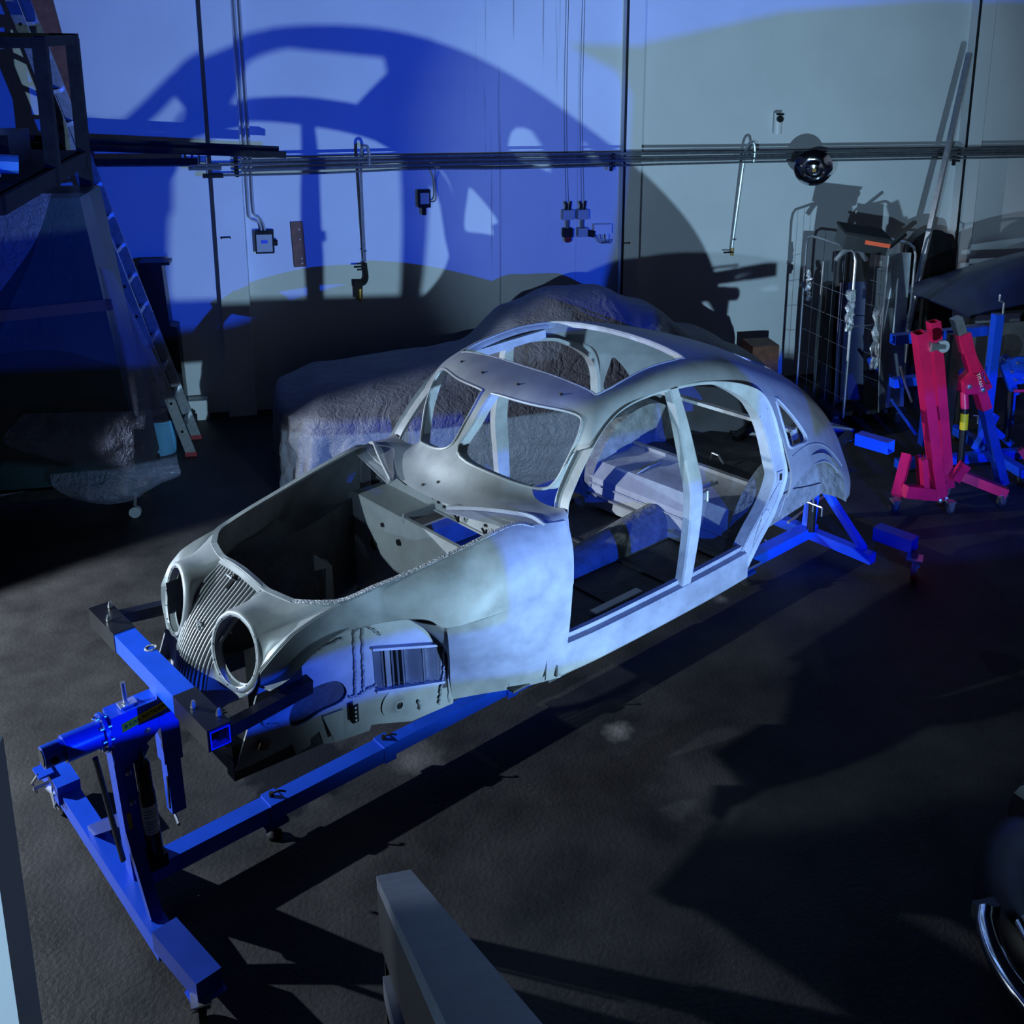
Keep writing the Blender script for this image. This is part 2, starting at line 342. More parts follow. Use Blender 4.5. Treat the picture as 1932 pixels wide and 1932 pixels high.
def side(u, sill=.70, v7=.79): return [(u, .768, 1.66), (u, .838, 1.39), (u, .838, 1.05), (u, v7, sill)]
cage = [
 [(1.285, 0, 1.475), (1.30, .30, 1.488), (1.335, .55, 1.502), (1.385, .73, 1.50), (1.40, .79, 1.43), (1.40, .815, 1.30), (1.40, .82, 1.05), (1.40, .79, .70)],
 [(1.36, 0, 1.52), (1.40, .30, 1.53), (1.50, .56, 1.515), (1.49, .735, 1.51), (1.49, .80, 1.44), (1.49, .83, 1.32), (1.49, .835, 1.05), (1.48, .795, .70)],
 [(1.435, 0, 1.62), (1.485, .30, 1.59), (1.64, .56, 1.535), (1.60, .73, 1.535), (1.565, .795, 1.45), (1.555, .835, 1.32), (1.55, .84, 1.05), (1.53, .80, .70)],
 [(1.57, 0, 1.765), (1.605, .30, 1.745), (1.735, .605, 1.715), (1.735, .73, 1.695), (1.70, .79, 1.55), (1.70, .838, 1.35), (1.70, .84, 1.05), (1.70, .79, .70)],
 [(1.745, 0, 1.95), (1.77, .30, 1.94), (1.84, .60, 1.895), (1.865, .70, 1.83), (1.86, .775, 1.62), (1.86, .838, 1.38), (1.86, .84, 1.05), (1.86, .79, .70)],
 [(1.955, 0, 2.015), (1.955, .30, 2.01), (1.965, .57, 1.975), (2.0, .69, 1.90)] + side(2.0),
 [(2.2, 0, 2.065), (2.2, .30, 2.06), (2.2, .575, 2.025), (2.2, .695, 1.945)] + side(2.2),
 [(2.45, 0, 2.095), (2.45, .30, 2.088), (2.45, .575, 2.045), (2.45, .695, 1.95)] + side(2.45),
 [(2.75, 0, 2.075), (2.75, .30, 2.062), (2.75, .57, 2.015), (2.75, .695, 1.905)] + side(2.75),
 [(3.05, 0, 2.0), (3.05, .30, 1.982), (3.05, .56, 1.925), (3.05, .685, 1.80), (3.05, .755, 1.62), (3.05, .815, 1.40), (3.05, .83, 1.10), (3.05, .79, .72)],
 [(3.4, 0, 1.875), (3.4, .29, 1.85), (3.4, .53, 1.775), (3.4, .655, 1.65), (3.4, .72, 1.52), (3.4, .775, 1.38), (3.4, .82, 1.12), (3.4, .80, .74)],
 [(3.8, 0, 1.70), (3.8, .28, 1.665), (3.8, .49, 1.575), (3.8, .60, 1.45), (3.8, .665, 1.33), (3.8, .72, 1.22), (3.8, .785, 1.06), (3.8, .775, .80)],
 [(4.2, 0, 1.475), (4.2, .24, 1.43), (4.2, .41, 1.325), (4.2, .51, 1.20), (4.19, .575, 1.09), (4.17, .63, 1.01), (4.13, .69, .93), (4.11, .705, .83)],
 [(4.46, 0, 1.24), (4.46, .19, 1.195), (4.45, .32, 1.10), (4.44, .40, 1.0), (4.42, .45, .92), (4.40, .49, .86), (4.37, .52, .80), (4.35, .53, .74)],
 [(4.60, 0, .98), (4.60, .13, .96), (4.59, .22, .91), (4.57, .28, .86), (4.56, .31, .82), (4.55, .33, .78), (4.53, .34, .74), (4.52, .345, .70)],
]
full = [[mir(p) for p in r[:0:-1]] + [V(p) for p in r] for r in cage]
DOOR = [(1.575, .775, 1.49), (1.605, .755, 1.56), (1.66, .745, 1.635), (1.735, .735, 1.722), (1.84, .72, 1.822), (1.955, .705, 1.892), (2.08, .70, 1.932), (2.24, .70, 1.948),
        (2.41, .70, 1.945), (2.61, .705, 1.93), (2.81, .705, 1.89), (2.985, .71, 1.835), (3.12, .72, 1.767), (3.195, .73, 1.685), (3.24, .745, 1.58), (3.265, .765, 1.47),
        (3.285, .78, 1.36), (3.31, .79, 1.245), (3.285, .79, 1.15), (3.235, .79, 1.06), (3.165, .79, .975), (3.07, .79, .885), (2.985, .79, .79), (2.90, .79, .70)]
door_poly = [(p[0], p[2]) for p in DOOR[:22]] + [(1.52, .888), (1.543, 1.2), (1.56, 1.42)]
def soft(poly, k=3):
    P = spline([(a, 0, b) for a, b in poly], k, True); return [(p.x, p.z) for p in P]
QW = [(3.315, 1.655), (3.40, 1.585), (3.485, 1.495), (3.53, 1.43), (3.545, 1.395), (3.52, 1.375), (3.42, 1.388), (3.325, 1.402), (3.305, 1.46), (3.305, 1.58)]
ARCH = [(3.18, 1.0), (3.28, 1.125), (3.40, 1.19), (3.52, 1.217), (3.63, 1.215), (3.73, 1.19), (3.84, 1.125), (3.93, 1.03), (4.0, .90), (4.03, .80)]
arch_poly = [(p.x, p.z) for p in spline([(a, 0, b) for a, b in ARCH], 4)] + [(4.03, .4), (2.75, .4), (2.93, .70), (3.02, .80), (3.10, .90)]
PANE = [(0, .045, 1.66), (0, .30, 1.605), (0, .50, 1.555), (0, .565, 1.60), (0, .60, 1.73), (0, .605, 1.85), (0, .55, 1.905), (0, .30, 1.918), (0, .06, 1.922), (0, .035, 1.90), (0, .03, 1.78)]
def pane(s): return [(p.y * s, p.z) for p in spline(PANE, 4, True)]
SUN = spline([(1.965, .48, 0), (2.0, .565, 0), (2.3, .565, 0), (2.58, .56, 0), (2.64, .50, 0), (2.655, 0, 0), (2.64, -.50, 0), (2.58, -.56, 0), (2.3, -.565, 0), (2.0, -.565, 0), (1.965, -.48, 0), (1.955, 0, 0)], 4, True)
def rearwin(s):
    P = spline([(3.38, s * .05, 0), (3.40, s * .30, 0), (3.48, s * .37, 0), (3.72, s * .33, 0), (3.80, s * .25, 0), (3.78, s * .05, 0)], 4, True)
    return [(p.x, p.y) for p in P]
LOW = [(1.30, .3), (3.1, .3), (3.1, .888), (1.515, .888), (1.43, .76), (1.30, .60)]
near_, far_ = (lambda c: c.y < -.4), (lambda c: c.y > .4)
tr = []
for rg in (near_, far_): tr += [(soft(door_poly, 2), 1, rg), (soft(QW), 1, rg), (arch_poly, 1, rg), (LOW, 1, rg)]
for sg in (1, -1): tr += [(pane(sg), 0, lambda c: c.x < 1.93), (rearwin(sg), 2, lambda c: c.x > 3.2 and c.z > 1.3)]
tr.append(([(p.x, p.y) for p in SUN], 2, lambda c: c.z > 1.8))
body = sheet(MB().grid(refine(full, 7, 6)), tr, 'body_shell', 'shell', car, .011)
# raised lips round the two windscreen panes and the sunroof
from mathutils.bvhtree import BVHTree
def surf(o):
    return BVHTree.FromPolygons([v.co for v in o.data.vertices], [tuple(p.vertices) for p in o.data.polygons])
shell0 = MB().grid(refine(full, 7, 6)); BV = BVHTree.FromPolygons(shell0.v, [tuple(f) for f in shell0.f])
def snap(p, d):
    h = BV.ray_cast(V(p), V(d)); return h[0] if h[0] else None
for s in (-1, 1):
    pts = [(0, s * p[1], p[2]) for p in PANE]
    L = [snap((.9, p.y * 1.012, p.z), (1, 0, 0)) for p in spline(pts, 5, True)]
    L = [p for p in L if p]
    MB().tube(L, .008, 8, loop=True).build('windscreen_lip', 'shell', car)
    # inner flange of the screen opening
    R2 = [[p, p + V((.03, 0, -.012)), p + V((.06, 0, -.02))] for p in L]
    MB().grid(R2 + [R2[0]]).build('windscreen_flange', 'inner', car)
L = [snap((p.x, p.y * 1.01, 3), (0, 0, -1)) for p in SUN]
MB().tube([p - V((0, 0, .004)) for p in L], .007, 8, loop=True).build('sunroof_lip', 'inner', car)
R2 = [[p - V((0, 0, .004)), p + V((0, -.02 if p.y > 0 else .02, -.012)), p + V((0, -.035 if p.y > 0 else .035, -.03))] for p in L]
MB().grid(R2 + [R2[0]]).build('sunroof_channel', 'inner', car)
for s in (-1, 1): MB().bar((1.98, s * .60, 1.925), (2.62, s * .585, 1.965), .03, .05).build('sunroof_rail', 'inner', car)
# door frames: folded strip along the opening
def door_frame(s):
    P = spline(DOOR, 4); n = len(P); rows = []
    for i, p in enumerate(P):
        t = (P[min(i + 1, n - 1)] - P[max(i - 1, 0)]); t.y = 0; t.normalize(); inn = V((t.z, 0, -t.x))
        f = i / (n - 1); wdt = .014 + .006 * min(1, f * 3)
        if p.x > 2.6: wdt = .02 + .085 * min(1, max(0, (p.x - 2.75) / .42)) if i < n * .62 else .105
        if i > n * .62: wdt = .105
        a = p + V((0, -.004, 0)); b = p + inn * .012 + V((0, -.016, 0)); c = p + inn * wdt + V((0, -.022, 0)); d = p + inn * wdt + V((0, -.095, 0)); e = p + inn * (wdt - .02) + V((0, -.10, 0))
        rows.append([a, b, c, d, e])
    m = MB().grid(rows, .003)
    o = m.build('door_frame', 'inner', car, 30, mirror=(s < 0))
    return rows
rows = door_frame(-1); door_frame(1)
# raised channel edge and striker recess on the rear post (near side)
def on_frame(rows, i, k): a, b = rows[i][1], rows[i][2]; return a.lerp(b, k)
n = len(rows)
for s in (-1, 1):
    sg = V((1, s, 1))
    def mm(p): return V((p.x, p.y * s, p.z))
    i0 = int(n * .58)
    MB().tube([mm(on_frame(rows, i, .16) + V((0, .002, 0))) for i in range(i0, n - 3)], .0035, 6).build('frame_bead', 'inner', car)
    MB().tube([mm(on_frame(rows, i, .9) + V((0, .002, 0))) for i in range(i0, n - 3)], .0035, 6).build('frame_bead', 'inner', car)
    p = mm(on_frame(rows, int(n * .745), .5)); MB().box(p, (.055, .012, .07)).build('striker_plate', 'inner', car); MB().box(p + V((0, s * .007, .0)), (.02, .006, .04)).build('striker_slot', 'black', car)
    p = mm(on_frame(rows, int(n * .87), .5)); MB().tube([p + V((-.03, 0, -.03)), p + V((-.035, s * .004, .02)), p + V((0, s * .004, .045)), p + V((.03, s * .004, .03)), p + V((.045, 0, -.02))], .004, 6).build('pressed_loop', 'inner', car)
# sills
SILLP = [(-.0, .70), (.012, .715), (.012, .84), (.004, .862), (-.03, .868), (-.034, .888), (-.06, .889), (-.10, .86), (-.10, .70)]
for s in (-1, 1):
    rws = []
    for u, v in [(1.49, .782), (1.7, .80), (2.0, .806), (2.4, .806), (2.7, .80), (2.93, .79)]:
        rws.append([(u, s * (v + a), z) for a, z in SILLP] + [(u, s * v, .70)])
    MB().grid(refine(rws, 4, 1)).build('sill', 'dented', car)
# centre pillars with hinges
for s in (-1, 1):
    prof = [(2.40, .693, 1.945), (2.415, .745, 1.765), (2.42, .80, 1.57), (2.425, .838, 1.40), (2.425, .828, 1.19), (2.41, .80, .93), (2.385, .785, .78), (2.375, .778, .69)]
    P = spline([(a, s * b, c) for a, b, c in prof], 6); rws = []
    for i, p in enumerate(P):
        f = i / (len(P) - 1); wd = .030 + .02 * sin(pi * min(1, f * 1.15)) if f < .85 else .045 * (1 - (f - .85) / .2)
        d = .045
        rws.append([p + V((-wd, 0, 0)), p + V((-wd * .9, s * .012, 0)), p + V((wd * .7, s * .014, 0)), p + V((wd, s * .004, 0)), p + V((wd, -s * d, 0)), p + V((-wd, -s * d, 0)), p + V((-wd, 0, 0))])
    pl = MB().grid(rws).build('centre_pillar', 'inner', car)
    for (u, v, z) in ((2.475, .855, 1.36), (2.44, .80, .80)):
        h = MB().box((u, s * (v - .015), z), (.035, .02, .045)); h.cyl((u + .025, s * (v - .005), z - .03), (u + .025, s * (v - .005), z + .03), .011, 10); h.build('door_hinge', 'steel', car)
    # hinge on the front edge (lower)
# front fenders
HOODE = [(.338, .387, 1.384), (.401, .487, 1.394), (.489, .544, 1.394), (.62, .575, 1.417), (.753, .605, 1.436), (1.002, .65, 1.478), (1.296, .69, 1.525), (1.39, .735, 1.505)]
CRE = [(.114, .50, 1.20), (.175, .53, 1.275), (.26, .54, 1.335), (.377, .542, 1.368), (.483, .546, 1.388)]
LIP = [(.13, .458, 1.11), (.216, .462, 1.12), (.315, .472, 1.18), (.361, .485, 1.203), (.457, .515, 1.236), (.561, .565, 1.256), (.69, .625, 1.26), (.80, .70, 1.25), (.868, .752, 1.203)]
def lerp3(a, b, t): return V(a).lerp(V(b), t)
band_top = CRE + [(.56, .562, 1.404), (.753, .605, 1.436), (1.0, .65, 1.478), (1.2, .675, 1.51)]
F1 = []
ext = [(1.02, .815, 1.215), (1.28, .832, 1.20), (1.53, .842, 1.19)]
tops = band_top + [(1.296, .69, 1.525), (1.40, .735, 1.505), (1.555, .77, 1.49)]
lows = LIP + ext
bul = [.0, .0, .0, .0, .0, .005, .02, .035, .045, .05, .045, .02]
for a, b, k in zip(tops, lows, bul):
    a, b = V(a), V(b); r = []
    for t in (0, .12, .3, .5, .7, .88, 1.):
        p = a.lerp(b, t); p += V((-.2, 1, .75)) * (k * 4 * t * (1 - t)); r.append(p)
    F1.append(r)
F2 = [[(.868, .752, 1.203), (.91, .70, 1.10), (.97, .62, .95), (1.01, .56, .80), (1.03, .54, .68)],
      [(1.02, .815, 1.215), (1.05, .775, 1.09), (1.08, .70, .95), (1.12, .64, .80), (1.14, .60, .685)],
      [(1.28, .832, 1.20), (1.30, .825, 1.08), (1.30, .80, .95), (1.31, .755, .80), (1.32, .70, .69)],
      [(1.53, .842, 1.19), (1.52, .84, 1.08), (1.512, .83, .95), (1.505, .805, .80), (1.50, .782, .70)]]
for s in (-1, 1):
    m = MB(); g1 = refine(F1, 6, 5); m.grid(g1, -.008 if s > 0 else -.008)
    m.grid(refine(F2, 6, 5), -.008)
    m.build('front_fender', 'dented', car, 40, mirror=(s < 0))
    # folded hood rail and arch lip, crease bead
    sg = lambda P: [V((p[0], s * p[1], p[2])) for p in P]
    MB().sweep(spline(sg(HOODE), 6), [(-.012, -.006), (.012, -.006), (.014, .006), (-.012, .008)]).build('hood_rail', 'weld' if s < 0 else 'inner', car, 30)
    MB().tube(spline(sg(LIP), 6), .006, 6).build('arch_lip', 'shell', car)
    MB().tube(spline(sg(CRE + [(.53, .556, 1.40)]), 6), .004, 6).build('fender_crease', 'shell', car)
# nose: pods round the headlamp openings
HC = V((.107, .304, 1.212)); HN = V((-.965, .16, .20)).normalized(); HU = (V((0, 0, 1)) - HN * HN.z).normalized(); HR = HU.cross(HN) * -1
if HR.y < 0: HR = -HR
OUT = [(.114, .50, 1.20), (.145, .516, 1.24), (.175, .53, 1.275), (.215, .536, 1.308), (.26, .54, 1.335), (.377, .542, 1.368), (.483, .546, 1.388), (.401, .487, 1.394), (.338, .387, 1.384), (.31, .28, 1.385), (.298, .205, 1.382),
       (.226, .199, 1.335), (.155, .187, 1.282), (.115, .174, 1.23), (.085, .166, 1.175), (.047, .164, 1.09), (.022, .166, 1.0), (.012, .18, .93), (.03, .228, .925), (.055, .30, .985), (.075, .37, 1.03), (.09, .43, 1.075), (.10, .475, 1.125)]
def pod(s):
    rings = [[], [], [], [], []]; N = len(OUT)
    for p in OUT:
        p = V(p); d = p - HC; a = math.atan2(d.dot(HU), d.dot(HR)); e = HR * cos(a) + HU * sin(a); L = math.hypot(d.dot(HU), d.dot(HR))
        r0 = HC + e * .147 ; back = (p - HC).dot(HN)
        r1 = HC + e * .160 + HN * .004; r2 = HC + e * .168 - HN * .012
        k = min(1, .02 / max(.001, L - .168)); r3 = HC + e * (.168 + (L - .168) * .35) + HN * (back * .45 - .012)
        rings[0].append(r0); rings[1].append(r1); rings[2].append(r2); rings[3].append(r3); rings[4].append(p)
    fine = [spline(r, 4, True) for r in rings]
    out = []
    cols = [spline([r[k] for r in fine], 4) for k in range(len(fine[0]))]
    rws = [[c[i] for c in cols] for i in range(len(cols[0]))]
    m = MB().grid([r + [r[0]] for r in rws], .006)
    return m.build('headlamp_pod', 'shell', car, 40, mirror=(s < 0))
for s in (-1, 1):
    pod(s); c_ = V((HC.x, s * HC.y, HC.z)); nn = V((HN.x, s * HN.y, HN.z))
    MB().torus(c_ + nn * .004, nn, .154, .0075, 48, 8).build('headlamp_ring', 'shell', car)
    MB().lathe([(.147, 0), (.146, -.025), (.140, -.03)], c_, nn, 40, caps=False).build('headlamp_flange', 'inner', car)
    for k in range(14):
        a = 2 * pi * k / 14; u_ = nn.orthogonal().normalized(); w_ = nn.cross(u_); p = c_ + nn * .009 + (u_ * cos(a) + w_ * sin(a)) * .150; MB().cyl(p, p + nn * .003, .003, 6).build('rim_screw', 'black', car)
# grille: upright slats
def nose(t, k):
    # t 0 top .. 1 bottom, k -1..1 across
    ctr = [(.291, 1.405), (.253, 1.365), (.175, 1.296), (.098, 1.226), (.035, 1.138), (-.009, 1.054), (-.028, .972), (-.03, .90)]
    edg = [(.298, .199, 1.382), (.255, .199, 1.355), (.185, .195, 1.305), (.12, .178, 1.235), (.075, .166, 1.15), (.040, .163, 1.066), (.022, .166, .985), (.012, .17, .90)]
    f = t * (len(ctr) - 1); i = min(int(f), len(ctr) - 2); g = f - i
    P = lambda j: V((ctr[j][0] + (edg[j][0] - ctr[j][0]) * k * k, edg[j][1] * k, ctr[j][1] + (edg[j][2] - ctr[j][1]) * k * k))
    return P(i).lerp(P(i + 1), g)
NS = 15
for k in range(NS):
    kk = -1 + 2 * (k + .5) / NS
    t0 = .06 if abs(kk) > .12 else .20
    path = spline([nose(t0 + (1 - t0) * j / 9, kk) for j in range(10)], 3)
    jig = random.uniform(-1, 1) * .0012
    path = [p + V((0, jig * sin(i * .9), 0)) for i, p in enumerate(path)]
    MB().sweep(path, [(-.0045, -.016), (.0045, -.016), (.0045, .004), (.002, .007), (-.002, .007), (-.0045, .004)], up=(-.75, 0, .66)).build('grille_slat', 'shell', car, 30)
m = MB()
for t in (.42, .72): m.tube([nose(t, k / 6) + V((.022, 0, -.01)) for k in range(-6, 7)], .005, 6)
m.build('grille_crossbar', 'inner', car)
top = [nose(0, k / 8) for k in range(-8, 9)]
MB().grid([[p + V((.02, 0, .004)) for p in top], [p + V((0, 0, .008)) for p in top], [nose(.05, k / 8) + V((-.006, 0, .004)) for k in range(-8, 9)], [nose(.06, k / 8) for k in range(-8, 9)]], .004).build('grille_top_panel', 'shell', car)
m = MB().box(nose(.12, 0) + V((-.008, 0, .006)), (.05, .05, .006), M.Rotation(rad(45), 3, 'Y')); m.build('badge_plate', 'shell', car)
m = MB()
for k in (-1, 0, 1): m.box(nose(.10, 0) + V((-.006, k * .013, .012)), (.026, .006, .006), M.Rotation(rad(45), 3, 'Y'))
m.build('badge_slots', 'black', car)
m = MB(); c_ = nose(.45, 0) + V((-.008, 0, 0))
for dy, dz in ((-.016, .012), (.0, .016), (.016, .012), (-.01, -.006), (.012, -.008), (0, 0)): m.box(c_ + V((-.004 + dz * .5, dy, dz)), (.008, .014, .012))
m.build('grille_emblem', 'shell', car)
# front lip of the bonnet opening
fl = spline([(.338, -.387, 1.384), (.312, -.28, 1.388), (.302, -.199, 1.388), (.297, 0, 1.408), (.302, .199, 1.388), (.312, .28, 1.388), (.338, .387, 1.384)], 6)
MB().sweep(fl, [(-.014, -.008), (.014, -.008), (.014, .006), (-.014, .006)]).build('bonnet_front_lip', 'inner', car)
MB().grid([[p + V((.004, 0, -.004)) for p in fl], [p + V((.03, 0, -.05)) for p in fl]], .004).build('bonnet_lip_flange', 'inner', car)
# inner fenders (chassis sides) with louvre, cut-outs, welds
IT = [(.13, 1.10), (.216, 1.115), (.315, 1.172), (.36, 1.195), (.455, 1.222), (.56, 1.235), (.69, 1.225), (.80, 1.18), (.92, 1.08)]
IB = [(0., .77), (.06, .765), (.255, .77), (.27, .71), (.34, .725), (.45, .68), (.63, .655), (.64, .68), (.83, .63), (1.03, .655)]
def inner(s):
    poly = [(a, b) for a, b in IB] + [(1.03, .97)] + IT[::-1] + [(.09, 1.0), (.06, .92)]
    hole = soft([(.25, .89), (.27, .945), (.33, .985), (.44, .985), (.50, .96), (.53, .90), (.50, .862), (.40, .86), (.33, .845), (.27, .85)], 3)
    lou = [(.67, .85), (.665, 1.05), (.985, .975), (.975, .80)]
    g = [[V((k * .052, .45 + .10 * max(0, (k * .052 - .65) / .4), .60 + j * .05)) for k in range(21)] for j in range(16)]
    sheet(MB().grid(g), [(poly, 1, None, True), (hole, 1), (lou, 1), ([(.335, .60), (.34, .755), (.385, .77), (.40, .70), (.38, .60)], 1)], 'inner_fender', 'dented', car, .01, mirror=(s < 0))
    # wheel-house roof out to the arch
    R_ = [[V((a, s * (.45 + .10 * max(0, (a - .65) / .4)), b)), V((a, s * .55, b + .03)), V((l[0], s * (l[1] - .02), l[2] + .005)), V((l[0], s * l[1], l[2]))] for (a, b), l in zip(IT, LIP)]
    MB().grid(refine(R_, 3, 3)).build('wheel_arch_roof', 'dented', car)
    vv = lambda a: .45 + .10 * max(0, (a - .65) / .4)
    E_ = [(.80, 1.18), (.92, 1.08), (1.03, .97), (1.03, .80), (1.03, .66)]
    R_ = [[V((a, s * vv(a), b)), V(((a + f[0]) / 2 - .02, s * (vv(a) * .5 + f[1] * .5), (b + f[2]) / 2)), V((f[0] + .004, s * f[1], f[2]))] for (a, b), f in zip(E_, F2[0])]
    MB().grid(refine(R_, 4, 3), .004).build('arch_rear_panel', 'dented', car)
    # louvre panel: leaning vertical slats in a frame
    for k in range(13):
        u = .678 + k * .0235; f = (u - .67) / .31; zt = 1.045 - f * .073; zb = .852 - f * .052; v = .45 + .10 * max(0, (u - .65) / .4)
        j = random.uniform(-.003, .003); tw = random.choice((-.010, .004, .016))
        MB().prism([(u, s * (v - tw + j), zb), (u + .021, s * (v + tw + j), zb), (u + .017, s * (v + tw + j), zt), (u - .004, s * (v - tw + j), zt)], (0, s * .003, 0)).build('louvre_slat', 'panelmetal', car, 0)
    MB().bar((.66, s * .462, 1.062), (.99, s * .545, .985), .035, .012).build('louvre_hood', 'inner', car)
    MB().bar((.67, s * .466, .843), (.985, s * .548, .793), .02, .012).build('louvre_lower_edge', 'inner', car)
    MB().lathe([(.075, -.002), (.055, .006), (.030, .022), (.024, .03), (.018, .03), (.016, .005)], (.765, s * .473, .745), (0, s, 0), 24, caps=False).build('round_boss', 'inner', car)
    MB().cyl((.765, s * .46, .745), (.765, s * .482, .745), .017, 16).build('boss_hole', 'black', car)
    MB().prism([(.40, s * .462, .84), (.50, s * .462, .83), (.47, s * .50, .72), (.43, s * .50, .72)], (0, -s * .01, 0)).build('spring_bracket', 'inner', car, 30)
    b_ = MB().box((.535, s * .475, .80), (.012, .03, .085)); b_.box((.545, s * .487, .80), (.03, .006, .085)); b_.build('drilled_tab', 'rackm', car, 0)
    h_ = MB()
    for k in range(4): h_.cyl((.545, s * .489, .77 + k * .02), (.545, s * .4925, .77 + k * .02), .0045, 8)
    h_.build('tab_holes', 'white', car)
    MB().box((.12, s * .468, .845), (.045, .02, .04), M.Rotation(.5, 3, 'Y')).build('rusty_bracket', 'wood', car)
    def wv(P): return [V((a, s * (.461 + .10 * max(0, (a - .65) / .4)), b)) for a, b in P]
    wl = [[(.575, 1.17), (.575, 1.04), (.57, .93), (.565, .87)], [(.62, 1.18), (.615, 1.05), (.61, .93), (.61, .87)], [(.28, 1.13), (.34, 1.155), (.43, 1.165), (.52, 1.17)], [(.28, 1.13), (.285, 1.09), (.29, 1.05)],
          [(.29, 1.05), (.34, 1.05), (.345, 1.0)], [(.53, .875), (.58, .865), (.63, .87), (.67, .875)], [(1.0, 1.0), (.99, .92), (.985, .84), (.97, .76), (.955, .68)], [(.575, 1.175), (.62, 1.19), (.66, 1.16), (.70, 1.12)], [(.86, .735), (.865, .68)], [(.14, .99), (.13, .93), (.2, .90)]]
    for P in wl:
        pts = spline(wv(P), 8); pts = [p + V((random.uniform(-1, 1), 0, random.uniform(-1, 1))) * .004 for p in pts]
        MB().tube(pts, .0055, 6).build('weld_seam', 'weld', car)
inner(-1); inner(1)
# weld seams and dents on the near outer panel
BVF = BVHTree.FromPolygons([V((v.x, -v.y, v.z)) for v in (MB().grid(refine(F1, 6, 5)).grid(refine(F2, 6, 5))).v], [tuple(f) for f in (MB().grid(refine(F1, 6, 5)).grid(refine(F2, 6, 5))).f])
def seam(P, r=.0035, name='weld_seam', mat='weld', jit=.003):
    pts = []
    for p in spline([(a, 0, b) for a, b in P], 9):
        h = BVF.ray_cast(V((p.x, -2, p.z)), V((0, 1, 0)))
        if h[0]: pts.append(h[0] + V((random.uniform(-1, 1) * jit, .001, random.uniform(-1, 1) * jit)))
    if len(pts) > 2: MB().tube(pts, r, 6).build(name, mat, car)
seam([(1.40, 1.50), (1.43, 1.40), (1.44, 1.30), (1.445, 1.2)]); seam([(1.36, 1.49), (1.38, 1.40), (1.34, 1.37), (1.24, 1.37)]); seam([(.50, 1.40), (.49, 1.37), (.49, 1.345)])
seam([(.90, 1.20), (1.05, 1.12), (1.2, 1.05), (1.30, .98), (1.36, .98), (1.48, 1.0)]); seam([(.98, 1.26), (1.06, 1.28), (1.2, 1.2), (1.35, 1.13)]); seam([(1.02, 1.02), (1.14, .98), (1.24, .93), (1.30, .90), (1.42, .86), (1.5, .84)]); seam([(1.28, .90), (1.29, .80), (1.30, .72)])
# access hatch by the door
hp = [(1.335, .94), (1.335, 1.0), (1.335, 1.12), (1.35, 1.155), (1.375, 1.165), (1.40, 1.155), (1.415, 1.12), (1.415, 1.0), (1.415, .93), (1.335, .94)]
seam(hp, .003, 'hatch_groove', 'black', 0)
for (a, b) in ((1.02, 1.09), (1.25, 1.035), (1.10, 1.12), (1.40, .80)): seam([(a, b), (a + .02, b + .004), (a + .022, b - .018)], .004, 'metal_tab', 'rackm', 0)
# cowl ledges, firewall, battery shelf, engine bay floor members
for s in (-1, 1):
    P = spline([(1.25, s * .25, 1.485), (1.30, s * .40, 1.515), (1.36, s * .55, 1.53), (1.42, s * .68, 1.528), (1.44, s * .755, 1.50)], 6)
    MB().sweep(P, [(-.008, -.006), (.008, -.006), (.006, .012), (-.006, .012)]).build('cowl_ridge', 'shell', car)
    MB().grid([[V((1.23, s * .25, 1.47)), V((1.31, s * .72, 1.50))], [V((1.30, s * .25, 1.49)), V((1.42, s * .74, 1.505))]], .004).build('cowl_ledge', 'shell', car)
m = MB().grid(refine([[(1.445, v, z) for v in (-.72, -.4, 0, .4, .72)] for z in (1.30, 1.40, 1.50)], 2, 2), .006)
fw = m.build('upper_firewall', 'shell', car)
fh = MB()
for (v, z) in ((.45, 1.46), (.05, 1.44), (.0, 1.40), (-.1, 1.42), (.1, 1.35), (.15, 1.36), (.05, 1.34), (-.05, 1.36), (-.3, 1.35), (-.55, 1.36), (-.6, 1.40), (.3, 1.45)): MB().cyl((1.436, v, z), (1.442, v, z), .009, 10).build('firewall_hole', 'black', car)
m = MB()
for v0, v1, z0, z1 in ((.66, .38, 1.42, 1.37), (-.22, -.60, 1.43, 1.39)): m.bar((1.432, v0, z0), (1.432, v1, z1), .012, .014)
m.build('firewall_slots', 'black', car)
m = MB()
for v in (-.10, -.33):
    for d in (-.018, .018): m.tube([(1.42, v, 1.31), (1.41, v + d, 1.35)], .006, 6)
m.build('cable_clips', 'black', car)
sh = MB().box((1.35, .40, 1.297), (.20, .50, .008)); sh.box((1.35, -.55, 1.297), (.20, .30, .008)); sh.box((1.44, -.12, 1.297), (.02, .56, .008)); sh.box((1.262, -.12, 1.297), (.02, .56, .012)); sh.box((1.255, -.12, 1.285), (.008, .60, .035)); sh.box((1.35, .15, 1.30), (.20, .012, .05))
sh.build('battery_shelf', 'shell', car)
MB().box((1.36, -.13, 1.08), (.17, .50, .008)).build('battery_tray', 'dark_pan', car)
m = MB().grid(refine([[(1.25, v, z) for v in (-.70, -.35, 0, .35, .70)] for z in (.72, 1.0, 1.295)], 2, 2), .006); lf = m.build('lower_firewall', 'shell', car)
fh = MB()
for (v, z, r) in ((.35, 1.2, .012), (.2, 1.15, .018), (-.05, 1.1, .01), (-.2, 1.2, .02), (-.35, 1.1, .012), (.45, 1.05, .03), (0, .95, .035)): MB().cyl((1.240, v, z), (1.248, v, z), r, 12).build('firewall_hole', 'black', car)
